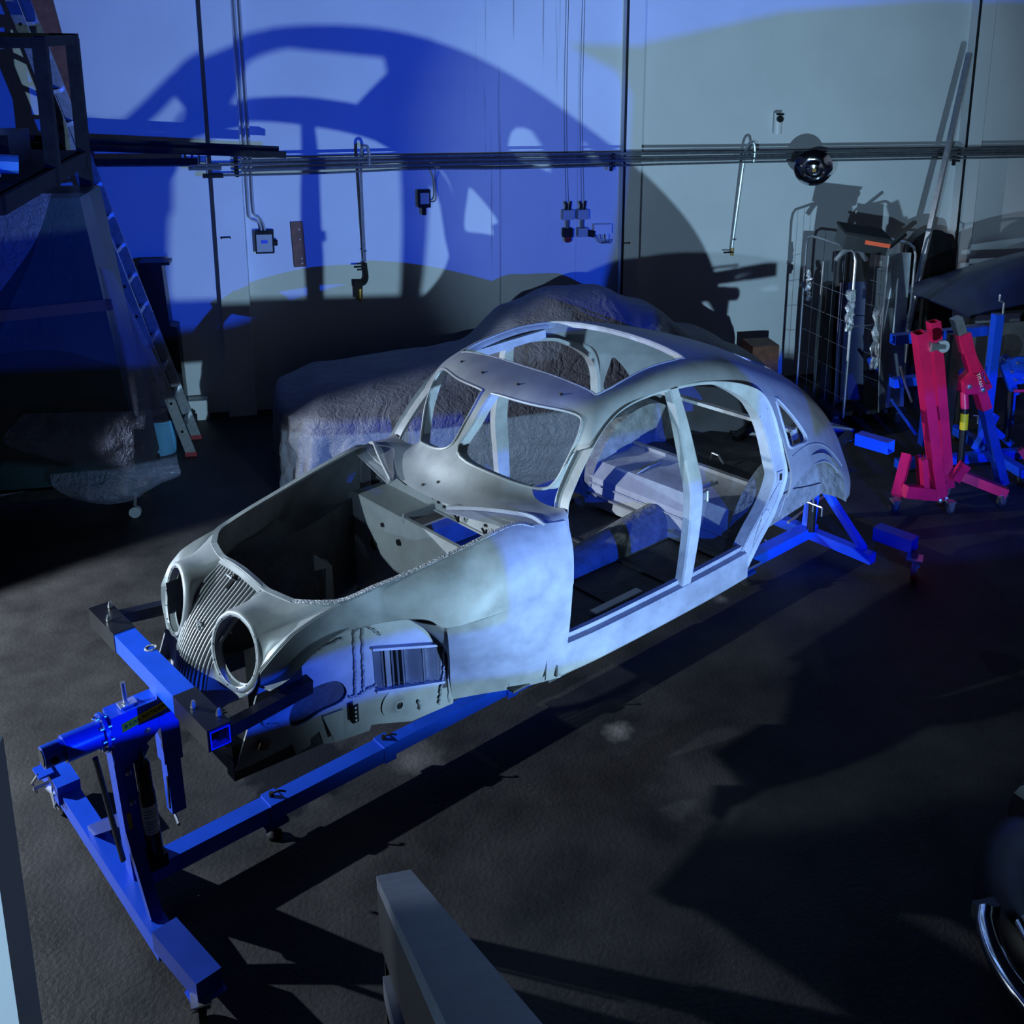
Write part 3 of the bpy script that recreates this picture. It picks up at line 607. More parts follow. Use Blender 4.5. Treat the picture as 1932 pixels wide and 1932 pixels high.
for s in (-1, 1):
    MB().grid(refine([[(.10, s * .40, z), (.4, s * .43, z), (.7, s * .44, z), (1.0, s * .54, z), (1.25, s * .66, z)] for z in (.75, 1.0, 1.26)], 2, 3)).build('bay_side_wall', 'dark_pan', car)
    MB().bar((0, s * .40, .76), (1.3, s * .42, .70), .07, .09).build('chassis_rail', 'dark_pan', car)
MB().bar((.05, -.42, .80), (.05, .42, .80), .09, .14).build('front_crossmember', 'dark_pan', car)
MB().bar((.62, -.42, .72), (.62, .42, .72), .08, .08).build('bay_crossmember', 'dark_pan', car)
MB().sweep([(-.035, v / 20 * 1.0, .905 - .02 * (1 - (v / 8) ** 2)) for v in range(-8, 9)], [(-.01, -.03), (.01, -.03), (.012, .02), (-.008, .025)]).build('lower_valance', 'weld', car)
# floor, tunnel, rear seat, luggage floor, wheel housings
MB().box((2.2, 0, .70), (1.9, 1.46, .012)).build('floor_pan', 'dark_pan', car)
for u in (1.75, 2.15, 2.55): MB().box((u, 0, .712), (.02, 1.3, .012)).build('floor_rib', 'dark_pan', car)
rws = []
for u, hgt, wd in ((1.30, .20, .17), (1.6, .13, .14), (2.0, .09, .12), (2.4, .10, .12), (2.8, .16, .13), (3.0, .18, .13)):
    rws.append([(u, wd * cos(pi * k / 10), .705 + hgt * sin(pi * k / 10)) for k in range(11)])
MB().grid(refine(rws, 4, 1), .006).build('transmission_tunnel', 'liner', car)
MB().box((2.18, -.49, .724), (.36, .05, .012)).build('floor_strip', 'white', car)
SEAT = [(2.98, .72), (3.0, .80), (3.02, .90), (3.10, .985), (3.22, 1.0), (3.34, 1.0), (3.40, 1.02)]
MB().grid([[V((a, v, b)) for v in (-.62, -.3, 0, .3, .62)] for a, b in SEAT], .01).build('rear_seat_base', 'inner', car, 25)
bd = MB()
for v in (-.2, .25): bd.tube([(3.11, v, .992), (3.2, v, 1.006), (3.33, v, 1.006)], .005, 6)
bd.tube([(3.005, -.6, .86), (3.005, .6, .86)], .006, 6); bd.build('seat_pressing', 'inner', car)
MB().bar((3.42, -.60, 1.03), (3.42, .58, 1.03), .035, .03).build('seat_back_rail', 'shell', car)
MB().bar((2.985, .05, .80), (2.985, .55, .80), .035, .012).build('seat_bracket', 'shell', car)
MB().bar((2.985, -.62, .76), (2.985, -.2, .78), .05, .012).build('seat_bracket', 'shell', car)
rws = [[(3.42 + .1 * i, v, 1.0 - .012 * i + .03 * mnoise.noise(V((i * .8, v * 4, 0)))) for v in [k * .1 - .6 for k in range(13)]] for i in range(11)]
MB().grid(refine(rws, 2, 2)).build('luggage_floor', 'dark_pan', car)
MB().tube([(3.62, -.05, 1.0), (3.60, -.02, 1.06), (3.60, .03, 1.06), (3.62, .06, 1.0)], .008, 8).build('floor_loop', 'steel', car)
MB().bar((3.50, -.69, 1.425), (3.50, .69, 1.425), .04, .022).build('parcel_shelf_bar', 'inner', car)
for s in (-1, 1):
    MB().prism([(3.46, s * .69, 1.43), (3.56, s * .66, 1.43), (3.60, s * .665, 1.33), (3.50, s * .71, 1.27)], (0, -s * .008, 0)).build('bar_bracket', 'shell', car, 0)
    arc = [(2.98, .75), (3.03, .92), (3.15, 1.10), (3.30, 1.22), (3.50, 1.275), (3.68, 1.26), (3.82, 1.17), (3.92, 1.02), (3.97, .85)]
    A = spline([(a, 0, b) for a, b in arc], 4)
    MB().grid(refine([[V((p.x, s * .58, p.z)), V((p.x, s * .70, p.z + .01)), V((p.x, s * .775, p.z))] for p in A], 1, 3)).build('wheel_housing', 'liner', car)
    MB().prism([(p.x, s * .58, p.z) for p in A], (0, s * .006, 0)).build('wheel_housing_wall', 'liner', car, 25)
    MB().tube(spline([(a, s * b, c) for a, b, c in ((3.19, .812, 1.005), (3.28, .806, 1.125), (3.40, .80, 1.19), (3.52, .79, 1.217), (3.63, .78, 1.213), (3.73, .765, 1.188), (3.84, .745, 1.123), (3.93, .73, 1.03), (4.0, .715, .90))], 5), .006, 6).build('rear_arch_lip', 'shell', car)
    C_ = [snap((u, s * 1.5, z), (0, -s, 0)) for u, z in ((3.33, 1.335), (3.42, 1.345), (3.52, 1.343), (3.62, 1.325), (3.74, 1.285), (3.85, 1.225), (3.95, 1.14), (4.02, 1.06))]
    C_ = [p for p in C_ if p]
    MB().tube(spline(C_, 5), .006, 6).build('fender_feature_line', 'shell', car)
    Q_ = [snap((u, s * 1.5, z), (0, -s, 0)) for u, z in soft([(3.30 + (a - 3.30) * 1.06, 1.5 + (b - 1.5) * 1.1) for a, b in QW], 3)]
    Q_ = [p for p in Q_ if p]
    MB().tube(Q_, .009, 8, loop=True).build('quarter_window_lip', 'inner', car)
    # side rails under the body to the rear, door-edge closing panel
    MB().bar((1.45, s * .72, .70), (2.95, s * .72, .70), .07, .06).build('floor_rail', 'dark_pan', car)
    MB().bar((3.0, s * .45, .74), (4.3, s * .42, .80), .07, .08).build('rear_chassis_rail', 'dark_pan', car)
    MB().prism([(1.46, s * .74, .72), (1.46, s * .80, .72), (1.46, s * .80, 1.45), (1.46, s * .72, 1.48)], (.012, 0, 0)).build('door_post_panel', 'dark_pan', car, 0)
m = MB(); pr = [snap((u, v, 3), (0, 0, -1)) for u, v in ((1.80, .15), (1.80, -.15), (1.86, -.42), (1.86, .42), (1.32, .06), (1.36, -.02))]
for p in pr:
    if p: m.cyl(p + V((0, 0, .001)), p + V((-.004, 0, .004)), .008, 10)
m.build('header_holes', 'black', car)

# ---------------------------------------------------------------- blue rotisserie carrying the body
rot = empty('car_rotisserie', 'blue steel rotisserie with long floor beam carrying the bare car body', 'car rotisserie', (0, 0, 0), (0, 0, TH))
def R(p): return roll(p)
def caster(parent, p, r, yaw=0., plate=.075, wheel='rubber', width=.04, kind='caster', drop=None):
    # swivel caster: p is the centre of its wheel on the level frame
    p = V(p); d = V((cos(yaw), sin(yaw), 0)); sd = V((-sin(yaw), cos(yaw), 0)); top = drop if drop else p.z + r * 1.25
    c = MB().box((p.x + d.x * r * .35, p.y + d.y * r * .35, top), (plate, plate, .008), M.Rotation(yaw, 3, 'Z'))
    o = c.build(kind, 'zinc', parent, 0)
    f = MB()
    for s in (-1, 1):
        b = sd * s * (width * .5 + .006)
        f.prism([p + b + d * .012, p + b - d * .012 - V((0, 0, .012)), p + b + d * (r * .1) + V((0, 0, top - p.z)), p + b + d * (r * .7) + V((0, 0, top - p.z))], sd * s * .004)
    f.cyl(p - sd * (width * .5 + .014), p + sd * (width * .5 + .014), .008, 8)
    f.build('caster_fork', 'zinc', o, 0)
    MB().lathe([(r * .45, -width * .36), (r * .86, -width * .42), (r, -width * .30), (r, width * .30), (r * .86, width * .42), (r * .45, width * .36)], p, sd, 28).build('caster_wheel', wheel, o, 30)
    MB().lathe([(.012, -width * .5), (r * .46, -width * .40), (r * .46, width * .40), (.012, width * .5)], p, sd, 20).build('wheel_hub', 'greyplastic', o, 30)
    return o
# floor beam: three telescoping lengths
MB().bar((-.27, 0, .135), (1.0, 0, .135), .095, .085).build('floor_beam', 'blue', rot, 0)
MB().bar((.98, 0, .137), (1.82, 0, .137), .075, .075).build('floor_beam', 'blue', rot, 0)
MB().bar((1.80, 0, .135), (3.0, 0, .135), .095, .085).build('floor_beam', 'blue', rot, 0)
MB().bar((2.98, 0, .137), (3.75, 0, .137), .078, .078).build('floor_beam', 'blue', rot, 0)
MB().bar((3.70, 0, .135), (4.80, 0, .135), .095, .085).build('floor_beam', 'blue', rot, 0)
for u in (.36, .99, 1.81, 3.72):
    c = MB().bar((u - .035, 0, .136), (u + .035, 0, .136), .108, .098); c.build('beam_collar', 'blue', rot, 0)
    b = MB().cyl((u, .01, .18), (u, .01, .205), .012, 8); b.tube([(u, .01, .20), (u + .03, -.015, .215), (u + .055, -.03, .205)], .005, 6); b.build('clamp_bolt', 'rackm', rot, 30)
for u in (.34, 3.95):
    c = MB().box((u, -.03, .085), (.12, .10, .02)); o = c.build('beam_foot', 'bluedark', rot, 0); g = MB().cyl((u, -.04, .0), (u, -.04, .085), .016, 10); g.lathe([(.036, 0), (.036, .02), (.018, .035)], (u, -.04, .0), (0, 0, 1), 14); g.build('foot_jack', 'rackm', o, 30)
# front base: cross leg with extension and casters
MB().bar((-.33, .96, .115), (-.33, -.44, .115), .085, .085).build('base_leg', 'blue', rot, 0)
MB().bar((-.335, .98, .155), (-.335, .72, .155), .105, .10).build('leg_sleeve', 'blue', rot, 0)
MB().bar((-.325, -.40, .15), (-.30, -.77, .165), .105, .09).build('leg_extension', 'bluedark', rot, 0)
MB().prism([(-.37, -.69, .115), (-.24, -.69, .115), (-.24, -.79, .115), (-.37, -.79, .115)], (0, 0, .008)).build('caster_plate', 'blue', rot, 0)
caster(rot, (-.33, -.745, .055), .055, rad(250)); caster(rot, (-.36, .80, .06), .06, rad(100))
b = MB().tube([(-.43, .86, .22), (-.45, .90, .16), (-.43, .93, .08)], .008, 8); b.tube([(-.40, .80, .20), (-.47, .80, .20)], .01, 8); b.build('brake_pedal', 'zinc', rot)
MB().box((-.40, .88, .215), (.07, .10, .012)).build('caster_plate', 'blue', rot, 0)
# front post with gusset, jack and pivot tube
MB().bar((-.275, 0, .10), (-.315, 0, .90), .075, .085, (0, 1, 0)).build('front_post', 'blue', rot, 0)
MB().prism([(-.34, -.048, .98), (-.08, -.048, .985), (-.08, -.048, .91), (-.17, -.048, .82), (-.27, -.048, .76), (-.345, -.048, .76)], (0, .096, 0)).build('pivot_housing', 'blue', rot, 0)
MB().cyl((-.60, 0, .90), (-.06, 0, .90), .048, 20).build('pivot_tube', 'blue', rot, 40)
MB().lathe([(.058, 0), (.058, .15)], (-.52, 0, .90), (1, 0, 0), 20).build('pivot_sleeve', 'blue', rot, 40)
MB().lathe([(.085, 0), (.085, .014)], (-.37, 0, .90), (1, 0, 0), 24).build('index_disc', 'blue', rot, 40)
for k in range(8):
    a = 2 * pi * k / 8; p = V((-.385, .07 * cos(a), .90 + .07 * sin(a))); MB().cyl(p, p + V((.045, 0, 0)), .007, 8).build('disc_bolt', 'zinc', rot)
MB().cyl((-.60, 0, .90), (-.604, 0, .90), .036, 16).build('tube_bore', 'black', rot)
MB().cyl((-.565, -.047, .90), (-.565, -.051, .90), .016, 12).build('pin_hole', 'black', rot)
MB().lathe([(.016, 0), (.016, .012), (.009, .014), (.009, .105), (.011, .11)], (-.26, 0, .985), (-.05, 0, 1), 14).build('locking_pin', 'zinc', rot)
MB().box((-.255, 0, .990), (.07, .05, .010)).build('pin_plate', 'zinc', rot, 0)
MB().cyl((-.42, -.06, .84), (-.355, -.06, .30), .012, 10).build('tension_rod', 'steel', rot)
st = MB().prism([(-.30, -.0485, .895), (-.09, -.0485, .928), (-.09, -.0485, .968), (-.30, -.0485, .935)], (0, -.0015, 0)).build('name_sticker', 'yellow', rot, 0)
ang = math.atan2(.033, .21)
Mx = M.Translation((-.195, -.0508, .9315)) @ M.Rotation(-ang, 4, 'Y') @ M.Rotation(pi / 2, 4, 'X')
text('sticker_lettering', 'B CAR ROTESERIE', .0245, 'ink', st, Mx, .0004, .0004)
MB().prism([(-.318, -.044, .50), (-.300, -.044, .50), (-.297, -.044, .42), (-.312, -.044, .42)], (0, -.0015, 0)).build('warning_sticker', 'yellow', rot, 0)
for (u, z) in ((-.20, .86), (-.295, .70), (-.29, .55)): MB().lathe([(.014, 0), (.014, .008), (.008, .012)], (u, -.048, z), (0, -1, 0), 6).build('housing_bolt', 'zinc', rot, 20)
jk = MB().lathe([(.034, 0), (.034, .30), (.03, .32), (.03, .44), (.022, .46), (.012, .47), (.012, .50)], (-.235, -.105, .30), (-.03, .03, 1), 20).build('hydraulic_jack', 'black', rot, 40)
lb = []
for k in range(9):
    a = rad(200 + k * 14); lb.append([V((-.235 - .0036 * h + .0349 * cos(a), -.105 + .0036 * h + .0349 * sin(a), .30 + .12 * h)) for h in (.95, 2.1)])
o = MB().grid(lb, .0006).build('jack_label', 'paper', jk)
for h in (1.05, 1.18, 1.28, 1.38, 1.48, 1.66, 1.80, 1.92):
    L_ = [V((-.235 - .0036 * h + .0357 * cos(rad(a)), -.105 + .0036 * h + .0357 * sin(rad(a)), .30 + .12 * h)) for a in range(214, 300, 12)]
    MB().tube(L_, .0012, 4).build('label_line', 'ink', o)
MB().box((-.24, -.10, .27), (.09, .09, .06)).build('jack_base', 'black', rot, 0)
for s in (-1, 1): MB().prism([(-.30, s * .05 - .004, .78), (-.22, s * .05 - .004, .83), (-.20, s * .05 - .004, .78), (-.25, s * .05 - .004, .70)], (0, .008, 0)).build('jack_lug', 'blue', rot, 0)
MB().bar((-.30, 0, .45), (-.33, .40, .15), .05, .05).build('post_brace', 'bluedark', rot, 0); MB().bar((-.30, 0, .42), (-.32, -.30, .15), .05, .05).build('post_brace', 'bluedark', rot, 0)
# hanging link and crossbar, tilted with the body
MB().bar(R((-.11, -.01, 1.075)), R((-.10, -.01, .40)), .062, .062, (0, 1, 0)).build('link_post', 'blue', rot, 0)
MB().bar(R((-.108, -.01, 1.06)), R((-.104, -.01, .66)), .08, .08, (0, 1, 0)).build('link_sleeve', 'blue', rot, 0)
MB().box(R((-.14, -.045, .52)), (.006, .012, .16)).build('link_slot', 'black', rot, 0)
MB().tube([R((-.13, -.10, .385)), R((-.11, .0, .385)), R((-.095, .07, .385)), R((-.085, .08, .34))], .007, 8).build('drop_handle', 'zinc', rot)
cb = MB().bar(R((-.13, -.34, 1.095)), R((-.13, .38, 1.095)), .09, .085).build('crossbar', 'blue', rot, 0)
for s in (-1, 1):
    MB().hollow(R((-.13, s * .325, 1.095)), R((-.13, s * .645, 1.095)), .096, .092, .006).build('crossbar_sleeve', 'black', rot, 0)
    MB().hollow(R((-.13, s * .60, 1.095)), R((-.13, s * .652, 1.095)), .08, .076, .005).build('crossbar_end', 'blue', rot, 0)
    MB().bar(R((-.13, s * .60, 1.075)), R((.32, s * .515, 1.055)), .05, .055).build('mounting_arm', 'black', rot, 0)
    b = MB().box(R((.26, s * .515, 1.085)), (.13, .06, .012)); b.prism([R((.20, s * .49, 1.08)), R((.30, s * .49, 1.08)), R((.30, s * .49, 1.17))], (0, s * .01, 0)); b.build('mounting_bracket', 'black', rot, 0)
    for k in range(2): p = R((-.13 + .05 * k - .02, s * (.46 + .12 * k), 1.143)); MB().lathe([(.012, 0), (.012, .012), (.006, .03)], p, (0, 0, 1), 6).build('arm_bolt', 'zinc', rot, 20)
MB().torus(R((-.10, .10, 1.138)), (0, 0, 1), .022, .005, 16, 6).build('weld_ring', 'weld', rot)
# rear end
MB().bar((4.74, .46, .12), (4.74, -.56, .12), .075, .075).build('base_leg', 'blue', rot, 0)
MB().hollow((4.93, -.46, .235), (4.95, -.76, .235), .11, .10, .006).build('leg_extension', 'bluedark', rot, 0)
caster(rot, (4.90, -.80, .105), .105, rad(205), .11, 'brick', .05, drop=.185)
caster(rot, (4.74, .50, .05), .05, rad(60))
MB().bar((4.74, 0, .12), (4.78, 0, .62), .075, .075, (0, 1, 0)).build('rear_post', 'blue', rot, 0)
MB().bar((4.78, -.03, .55), (4.76, -.47, .15), .05, .05).build('post_brace', 'blue', rot, 0); MB().bar((4.78, .03, .55), (4.76, .42, .15), .05, .05).build('post_brace', 'blue', rot, 0)
MB().cyl((4.70, -.05, .16), (4.70, -.05, .40), .03, 14).build('hydraulic_jack', 'black', rot)
b = MB().tube([(4.66, -.02, .40), (4.66, -.16, .40)], .008, 8); b.tube([(4.66, -.08, .34), (4.66, -.08, .46)], .008, 8); b.tube([(4.66, -.16, .40), (4.66, -.16, .33)], .006, 6); b.build('drop_handle', 'zinc', rot)
MB().cyl((4.62, .10, .20), (5.45, .22, .20), .012, 10).build('steering_bar', 'zinc', rot)
MB().cyl((4.40, 0, .90), (4.95, 0, .90), .048, 18).build('pivot_tube', 'bluedark', rot, 40)
MB().bar((4.80, 0, .55), (4.84, 0, .95), .07, .07, (0, 1, 0)).build('rear_post', 'bluedark', rot, 0)
MB().bar(R((4.68, -.34, 1.0)), R((4.68, .60, 1.0)), .085, .08).build('crossbar', 'bluedark', rot, 0)
for s in (-1, 1):
    MB().hollow(R((4.68, s * .40, 1.0)), R((4.68, s * .66, 1.0)), .09, .085, .005).build('crossbar_end', 'blue', rot, 0)
    MB().bar(R((4.66, s * .34, 1.02)), R((4.25, s * .36, .90)), .05, .05).build('mounting_arm', 'black', rot, 0)
    MB().cyl(R((4.66, s * .36, 1.06)), R((4.55, s * .12, 1.06)), .008, 8).build('clamp_rod', 'zinc', rot)

# ---------------------------------------------------------------- covered car against the back wall
def interp(T, x):
    for (a, b), (c, d) in zip(T[:-1], T[1:]):
        if x <= c: f = max(0, (x - a) / (c - a)); f = f * f * (3 - 2 * f); return b + (d - b) * f
    return T[-1][1]
def covered():
    HP = [(-2.2, .78), (-1.8, .85), (-.9, .92), (-.60, .97), (-.15, 1.34), (.25, 1.49), (.65, 1.49), (1.05, 1.34), (1.6, 1.02), (2.2, .80)]
    a, b, n = 2.22, .86, 4.5; TH_N = 260; rows = []
    def H(x, y):
        h = interp(HP, x); base = min(h, .92); g = max(0, h - .92); t = abs(y) / b
        return base - .20 * t ** 3 + g * max(0, 1 - (abs(y) / .70) ** 3.2) - .05 * max(0, (abs(x) - 1.9) / .3)
    def outl(th):
        c, s = cos(th), sin(th); return V((a * math.copysign(abs(c) ** (2 / n), c), b * math.copysign(abs(s) ** (2 / n), s), 0))
    def N(p, s, k=0): return mnoise.noise(V((p.x * s + k, p.y * s, p.z * s)))
    for i in range(26):
        r = (i / 25) ** .8; row = []
        for k in range(TH_N):
            q_ = outl(2 * pi * k / TH_N) * r; z = H(q_.x, q_.y)
            z += .010 * abs(N(V((q_.x, q_.y, 0)), 5)) + .012 * N(V((q_.x, q_.y, 0)), 2.2, 7)
            d = math.hypot(q_.x + 1.55, q_.y + .45); z -= .03 * math.exp(-(d / .22) ** 2) * 0
            row.append(V((q_.x, q_.y, z)))
        rows.append(row)
    for i in range(1, 22):
        f = i / 21; row = []
        for k in range(TH_N):
            th = 2 * pi * k / TH_N; q_ = outl(th); z0 = rows[25][k].z; out = q_.normalized(); arc_ = k / TH_N * 11.5
            fold = (abs(mnoise.noise(V((arc_ * 2.6, 0, f * .5)))) - .2) * .17 * f + .05 * mnoise.noise(V((arc_ * 7, 3, f * 1.2))) * f ** .7 + .02 * mnoise.noise(V((arc_ * 9, 9, f * 6)))
            nrm = V((q_.x / a ** 2 * abs(q_.x / a) ** (n - 2), q_.y / b ** 2 * abs(q_.y / b) ** (n - 2), 0)); nrm.normalize()
            # rounded shoulder, then hanging folds
            e = .035 * math.sin(min(1, f * 4) * pi / 2)
            row.append(V((q_.x, q_.y, max(.012, z0 * (1 - f) + .012 * f))) + nrm * (e + fold + .02 * f))
        rows.append(row)
    o = MB().grid(rows, 0, True).build('car_cover', 'cloth', None, 60)
    o.location = (2.42, 4.72, 0); o.rotation_euler = (0, 0, rad(3))
    tag(o, 'wrinkled grey cloth cover draped over a low car along the back wall', 'car cover')
covered()

# ---------------------------------------------------------------- back wall fittings
def T_(o, label, cat, group=None): return tag(o, label, cat, group)
g = 'pipes along the back wall'
PZ = [([(-.07, 2.565), (1.6, 2.583), (3.52, 2.587), (5.43, 2.587), (9.5, 2.60)], .017, 'uppermost and thick pipe of the four running along the back wall'),
      ([(-2.6, 2.55), (-.07, 2.53), (1.6, 2.545), (3.52, 2.546), (9.5, 2.568)], .014, 'second pipe from the top, bright along its length, on the back wall'),
      ([(-.07, 2.478), (1.6, 2.500), (3.52, 2.515), (5.5, 2.525), (9.5, 2.538)], .019, 'third pipe from the top, thick and dark, along the back wall'),
      ([(-.38, 2.432), (.6, 2.438), (1.6, 2.465), (2.4, 2.458), (3.52, 2.468), (5.43, 2.486), (9.5, 2.50)], .012, 'lowest and thinnest of the four pipes along the back wall')]
for pts, r, lab in PZ:
    o = MB().tube(spline([(x, 5.96, z - .017) for x, z in pts], 6), r * .9, 10).build('wall_pipe', 'pipe'); T_(o, lab, 'pipe', g)
def pipe_clamp(x, lab):
    o = empty('pipe_bracket', lab, 'bracket', (x, 6.01, 2.483), group='brackets holding the wall pipes')
    MB().box((0, .02, 0), (.03, .03, .19)).build('bracket_bar', 'rackm', o, 0)
    for z in (.085, .045, 0, -.035): MB().box((0, -.05, z - .0), (.035, .05, .018)).build('clip', 'rackm', o, 0)
pipe_clamp(-.12, 'dark clamp holding the wall pipes at the left pilaster'); pipe_clamp(3.52, 'dark clamp holding the wall pipes beside the middle pilaster'); pipe_clamp(7.44, 'dark clamp holding the wall pipes at the far right pilaster'); 
o = empty('shutoff_valve', 'dark valve fittings on the pipe ends left of the first pilaster', 'valve', (-.40, 5.96, 2.453))
MB().tube([(-.02, 0, -.04), (.16, 0, -.04)], .022, 10).build('valve_body', 'rackm', o); MB().tube([(.02, 0, -.03), (.02, 0, .13)], .009, 8).build('valve_stem', 'pipe', o); MB().tube([(-.10, 0, .03), (-.1, 0, .16)], .012, 8).build('valve_lever', 'bluedark', o); MB().tube([(-.14, 0, .03), (.15, 0, .03)], .018, 10).build('pipe_stub', 'pipe', o)
# conduits down to the switch box
for k, dx in enumerate((0, .045)):
    P = spline([(-.055 + dx, 6.14, 6.2), (-.055 + dx, 6.14, 4.0), (-.045 + dx, 6.14, 2.6), (-.045 + dx, 6.14, 2.06 + .03 * k), (-.03 + dx, 6.14, 1.97 + .03 * k), (.03 + dx * .6, 6.14, 1.94 + .03 * k), (.055 + dx * .7, 6.14, 1.90), (.06 + dx * .7, 6.14, 1.84)], 6)
    o = MB().tube(P, .010, 8).build('wall_conduit', 'greyplastic'); T_(o, ('left' if k == 0 else 'right') + ' one of two thin conduits running down to the switch box', 'conduit', 'conduits to the switch box')
sb = empty('switch_box', 'grey switch box with side knob at the end of two conduits', 'switch box', (.085, 6.13, 1.74))
MB().box((0, .02, 0), (.17, .10, .22)).build('housing', 'rackm', sb, 0); MB().box((.0, -.035, -.005), (.145, .02, .17)).build('cover', 'greyplastic', sb, 0)
MB().box((.0, -.047, .01), (.06, .004, .03)).build('label', 'blue', sb, 0); MB().cyl((.085, 0, -.01), (.12, 0, -.01), .03, 12).build('knob', 'rackm', sb)
bd = empty('wall_board', 'reddish brown wooden board screwed upright to the wall', 'board', (.40, 6.185, 1.695), (0, rad(-2), 0))
MB().box((0, 0, 0), (.115, .03, .45)).build('plank', 'wood', bd, 0)
for z in (.15, .05, -.14, -.19): MB().cyl((.02, -.015, z), (.02, -.019, z), .006, 8).build('screw', 'white', bd)
# drop pipes with swan necks
def swan(x0, z_top, zb, x1, lab):
    o = empty('compressed_air_drop', lab, 'air pipe', (x0, 6.02, 0), group='swan neck air drops')
    MB().tube(spline([(.045, -.06, 2.47), (.05, -.06, 2.60), (.03, -.06, 2.67), (-.01, -.05, 2.66), (-.025, 0, 2.58), (-.03, .05, 2.4), (x1 - x0, .12, zb)], 8), .015, 8).build('bent_pipe', 'alu', o)
    return o
o = swan(1.05, 2.62, 1.51, 1.03, 'swan neck air pipe ending in a water trap, near the board')
MB().torus((-.02, .1, 1.62), (0, 0, 1), .02, .006, 12, 6).build('pipe_clip', 'zinc', o)
f_ = MB().cyl((-.02, .10, 1.50), (-.015, .09, 1.42), .02, 12); f_.build('ball_valve', 'rackm', o); MB().box((-.07, .07, 1.47), (.12, .012, .018)).build('valve_lever', 'rackm', o, 0); MB().box((-.055, .07, 1.44), (.09, .012, .015)).build('valve_lever', 'rackm', o, 0)
MB().tube(spline([(-.015, .09, 1.43), (-.01, .09, 1.35), (-.03, .09, 1.30), (-.07, .09, 1.28)], 5), .02, 8).build('elbow', 'rackm', o)
MB().box((-.09, .09, 1.28), (.075, .07, .07)).build('trap_head', 'rackm', o, 0); MB().lathe([(.028, 0), (.028, -.10), (.018, -.13), (.006, -.15)], (-.08, .09, 1.25), (0, 0, 1), 14).build('trap_bowl', 'brass', o)
MB().box((-.115, .10, 1.2), (.02, .05, .14)).build('bowl_guard', 'rackm', o, 0)
o = swan(5.0, 2.66, 1.50, 4.92, 'swan neck air pipe on the grey wall left of the chrome lamp')
MB().torus((-.07, .09, 1.62), (0, 0, 1), .02, .006, 12, 6).build('pipe_clip', 'zinc', o); MB().cyl((-.08, .1, 1.52), (-.082, .1, 1.44), .018, 10).build('ball_valve', 'brass', o); MB().box((-.13, .08, 1.48), (.11, .012, .016)).build('valve_lever', 'rackm', o, 0)
# small cable box under the pipes
o = empty('junction_box', 'dark junction box with hanging plug under the wall pipes', 'junction box', (1.63, 6.12, 2.13))
MB().box((0, .02, 0), (.12, .11, .17)).build('housing', 'rackm', o, 0); MB().box((0, -.042, .01), (.085, .02, .11)).build('cover', 'greyplastic', o, 0); MB().cyl((-.005, -.01, -.08), (-.005, -.01, -.16), .022, 10).build('plug', 'rackm', o)
MB().tube(spline([(.06, 0, -.03), (.10, 0, -.025), (.115, 0, .03), (.11, 0, .2), (.10, -.2, .33)], 6), .008, 8).build('cable_pipe', 'zinc', o)
for k, (x, lab) in enumerate(((3.10, 'left one of two socket stacks on the wall, red plug at bottom'), (3.255, 'right one of two socket stacks on the wall, beside the white box'))):
    o = empty('wall_socket', lab, 'socket', (x, 6.15, 1.86), group='socket stacks on the wall')
    MB().box((0, 0, .07), (.115, .10, .10)).build('upper_socket', 'greyplastic', o, 0)
    for d in (-.02, .02): MB().tube(spline([(d, 0, .12), (d, -.02, .17), (d * 1.5, .0, .20)], 4), .012, 8).build('cable_gland', 'rackm', o)
    MB().cyl((0, 0, .02), (0, 0, -.08), .018, 10).build('short_conduit', 'pipe', o)
    MB().box((0, 0, -.12), (.10, .09, .09)).build('lower_socket', 'rackm' if k == 0 else 'greyplastic', o, 0); MB().cyl((0 if k == 0 else .06, -.02, -.13 - .05 * (k == 0)), (0 if k == 0 else .13, -.04, -.14 - .06 * (k == 0)), .036, 14).build('plug', 'brick' if k == 0 else 'rackm', o)
for x in (3.09, 3.115, 3.255, 3.28):
    T_(MB().tube(spline([(x, 6.192, 2.06), (x - .03, 6.192, 3.0), (x - .02, 6.192, 4.2), (x, 6.192, 6.3)], 5), .0028, 6).build('thin_cable', 'pipe'), 'thin dark cable running up the wall from the socket stacks', 'cable', 'cables above the sockets')
o = empty('white_junction_box', 'flat white box with loose wires beside the middle pilaster', 'junction box', (3.47, 6.15, 1.75))
MB().box((0, 0, .02), (.19, .08, .10)).build('housing', 'white', o, 0); MB().box((.05, -.01, -.06), (.03, .04, .06)).build('connector', 'white', o, 0)
for k in range(3): MB().tube(spline([(-.08 + .05 * k, -.02, -.03), (-.05 + .04 * k, -.03, -.10), (.0 + .04 * k, -.03, -.13), (.06 + .02 * k, -.02, -.09)], 5), .004, 6).build('wire', 'rackm', o)
o = empty('security_camera', 'small white upright camera with round black lens high on the wall', 'camera', (5.37, 6.12, 2.85))
MB().sweep([(0, .02, -.11), (0, .02, .11)], [(.036 * cos(a) * (1.0), .045 * sin(a)) for a in [2 * pi * k / 20 for k in range(20)]]).build('camera_body', 'white', o); MB().cyl((0, -.02, .05), (0, -.045, .05), .036, 20).build('lens', 'black', o); MB().box((0, -.03, .10), (.075, .03, .02)).build('sun_hood', 'rackm', o, 0)
o = empty('chrome_lamp_reflector', 'round shiny chrome lamp dish hanging in front of the wall pipes', 'lamp', (5.60, 5.70, 2.43))
ax = V((-.30, -.92, -.25))
MB().lathe([(.195, -.005), (.20, 0), (.192, .008), (.15, .035), (.125, .05), (.115, .052), (.10, .045), (.085, .06), (.06, .072), (.055, .055), (.03, .06), (.012, .065)], (0, 0, 0), ax, 48, caps=False).build('dish', 'chrome', o, 30)
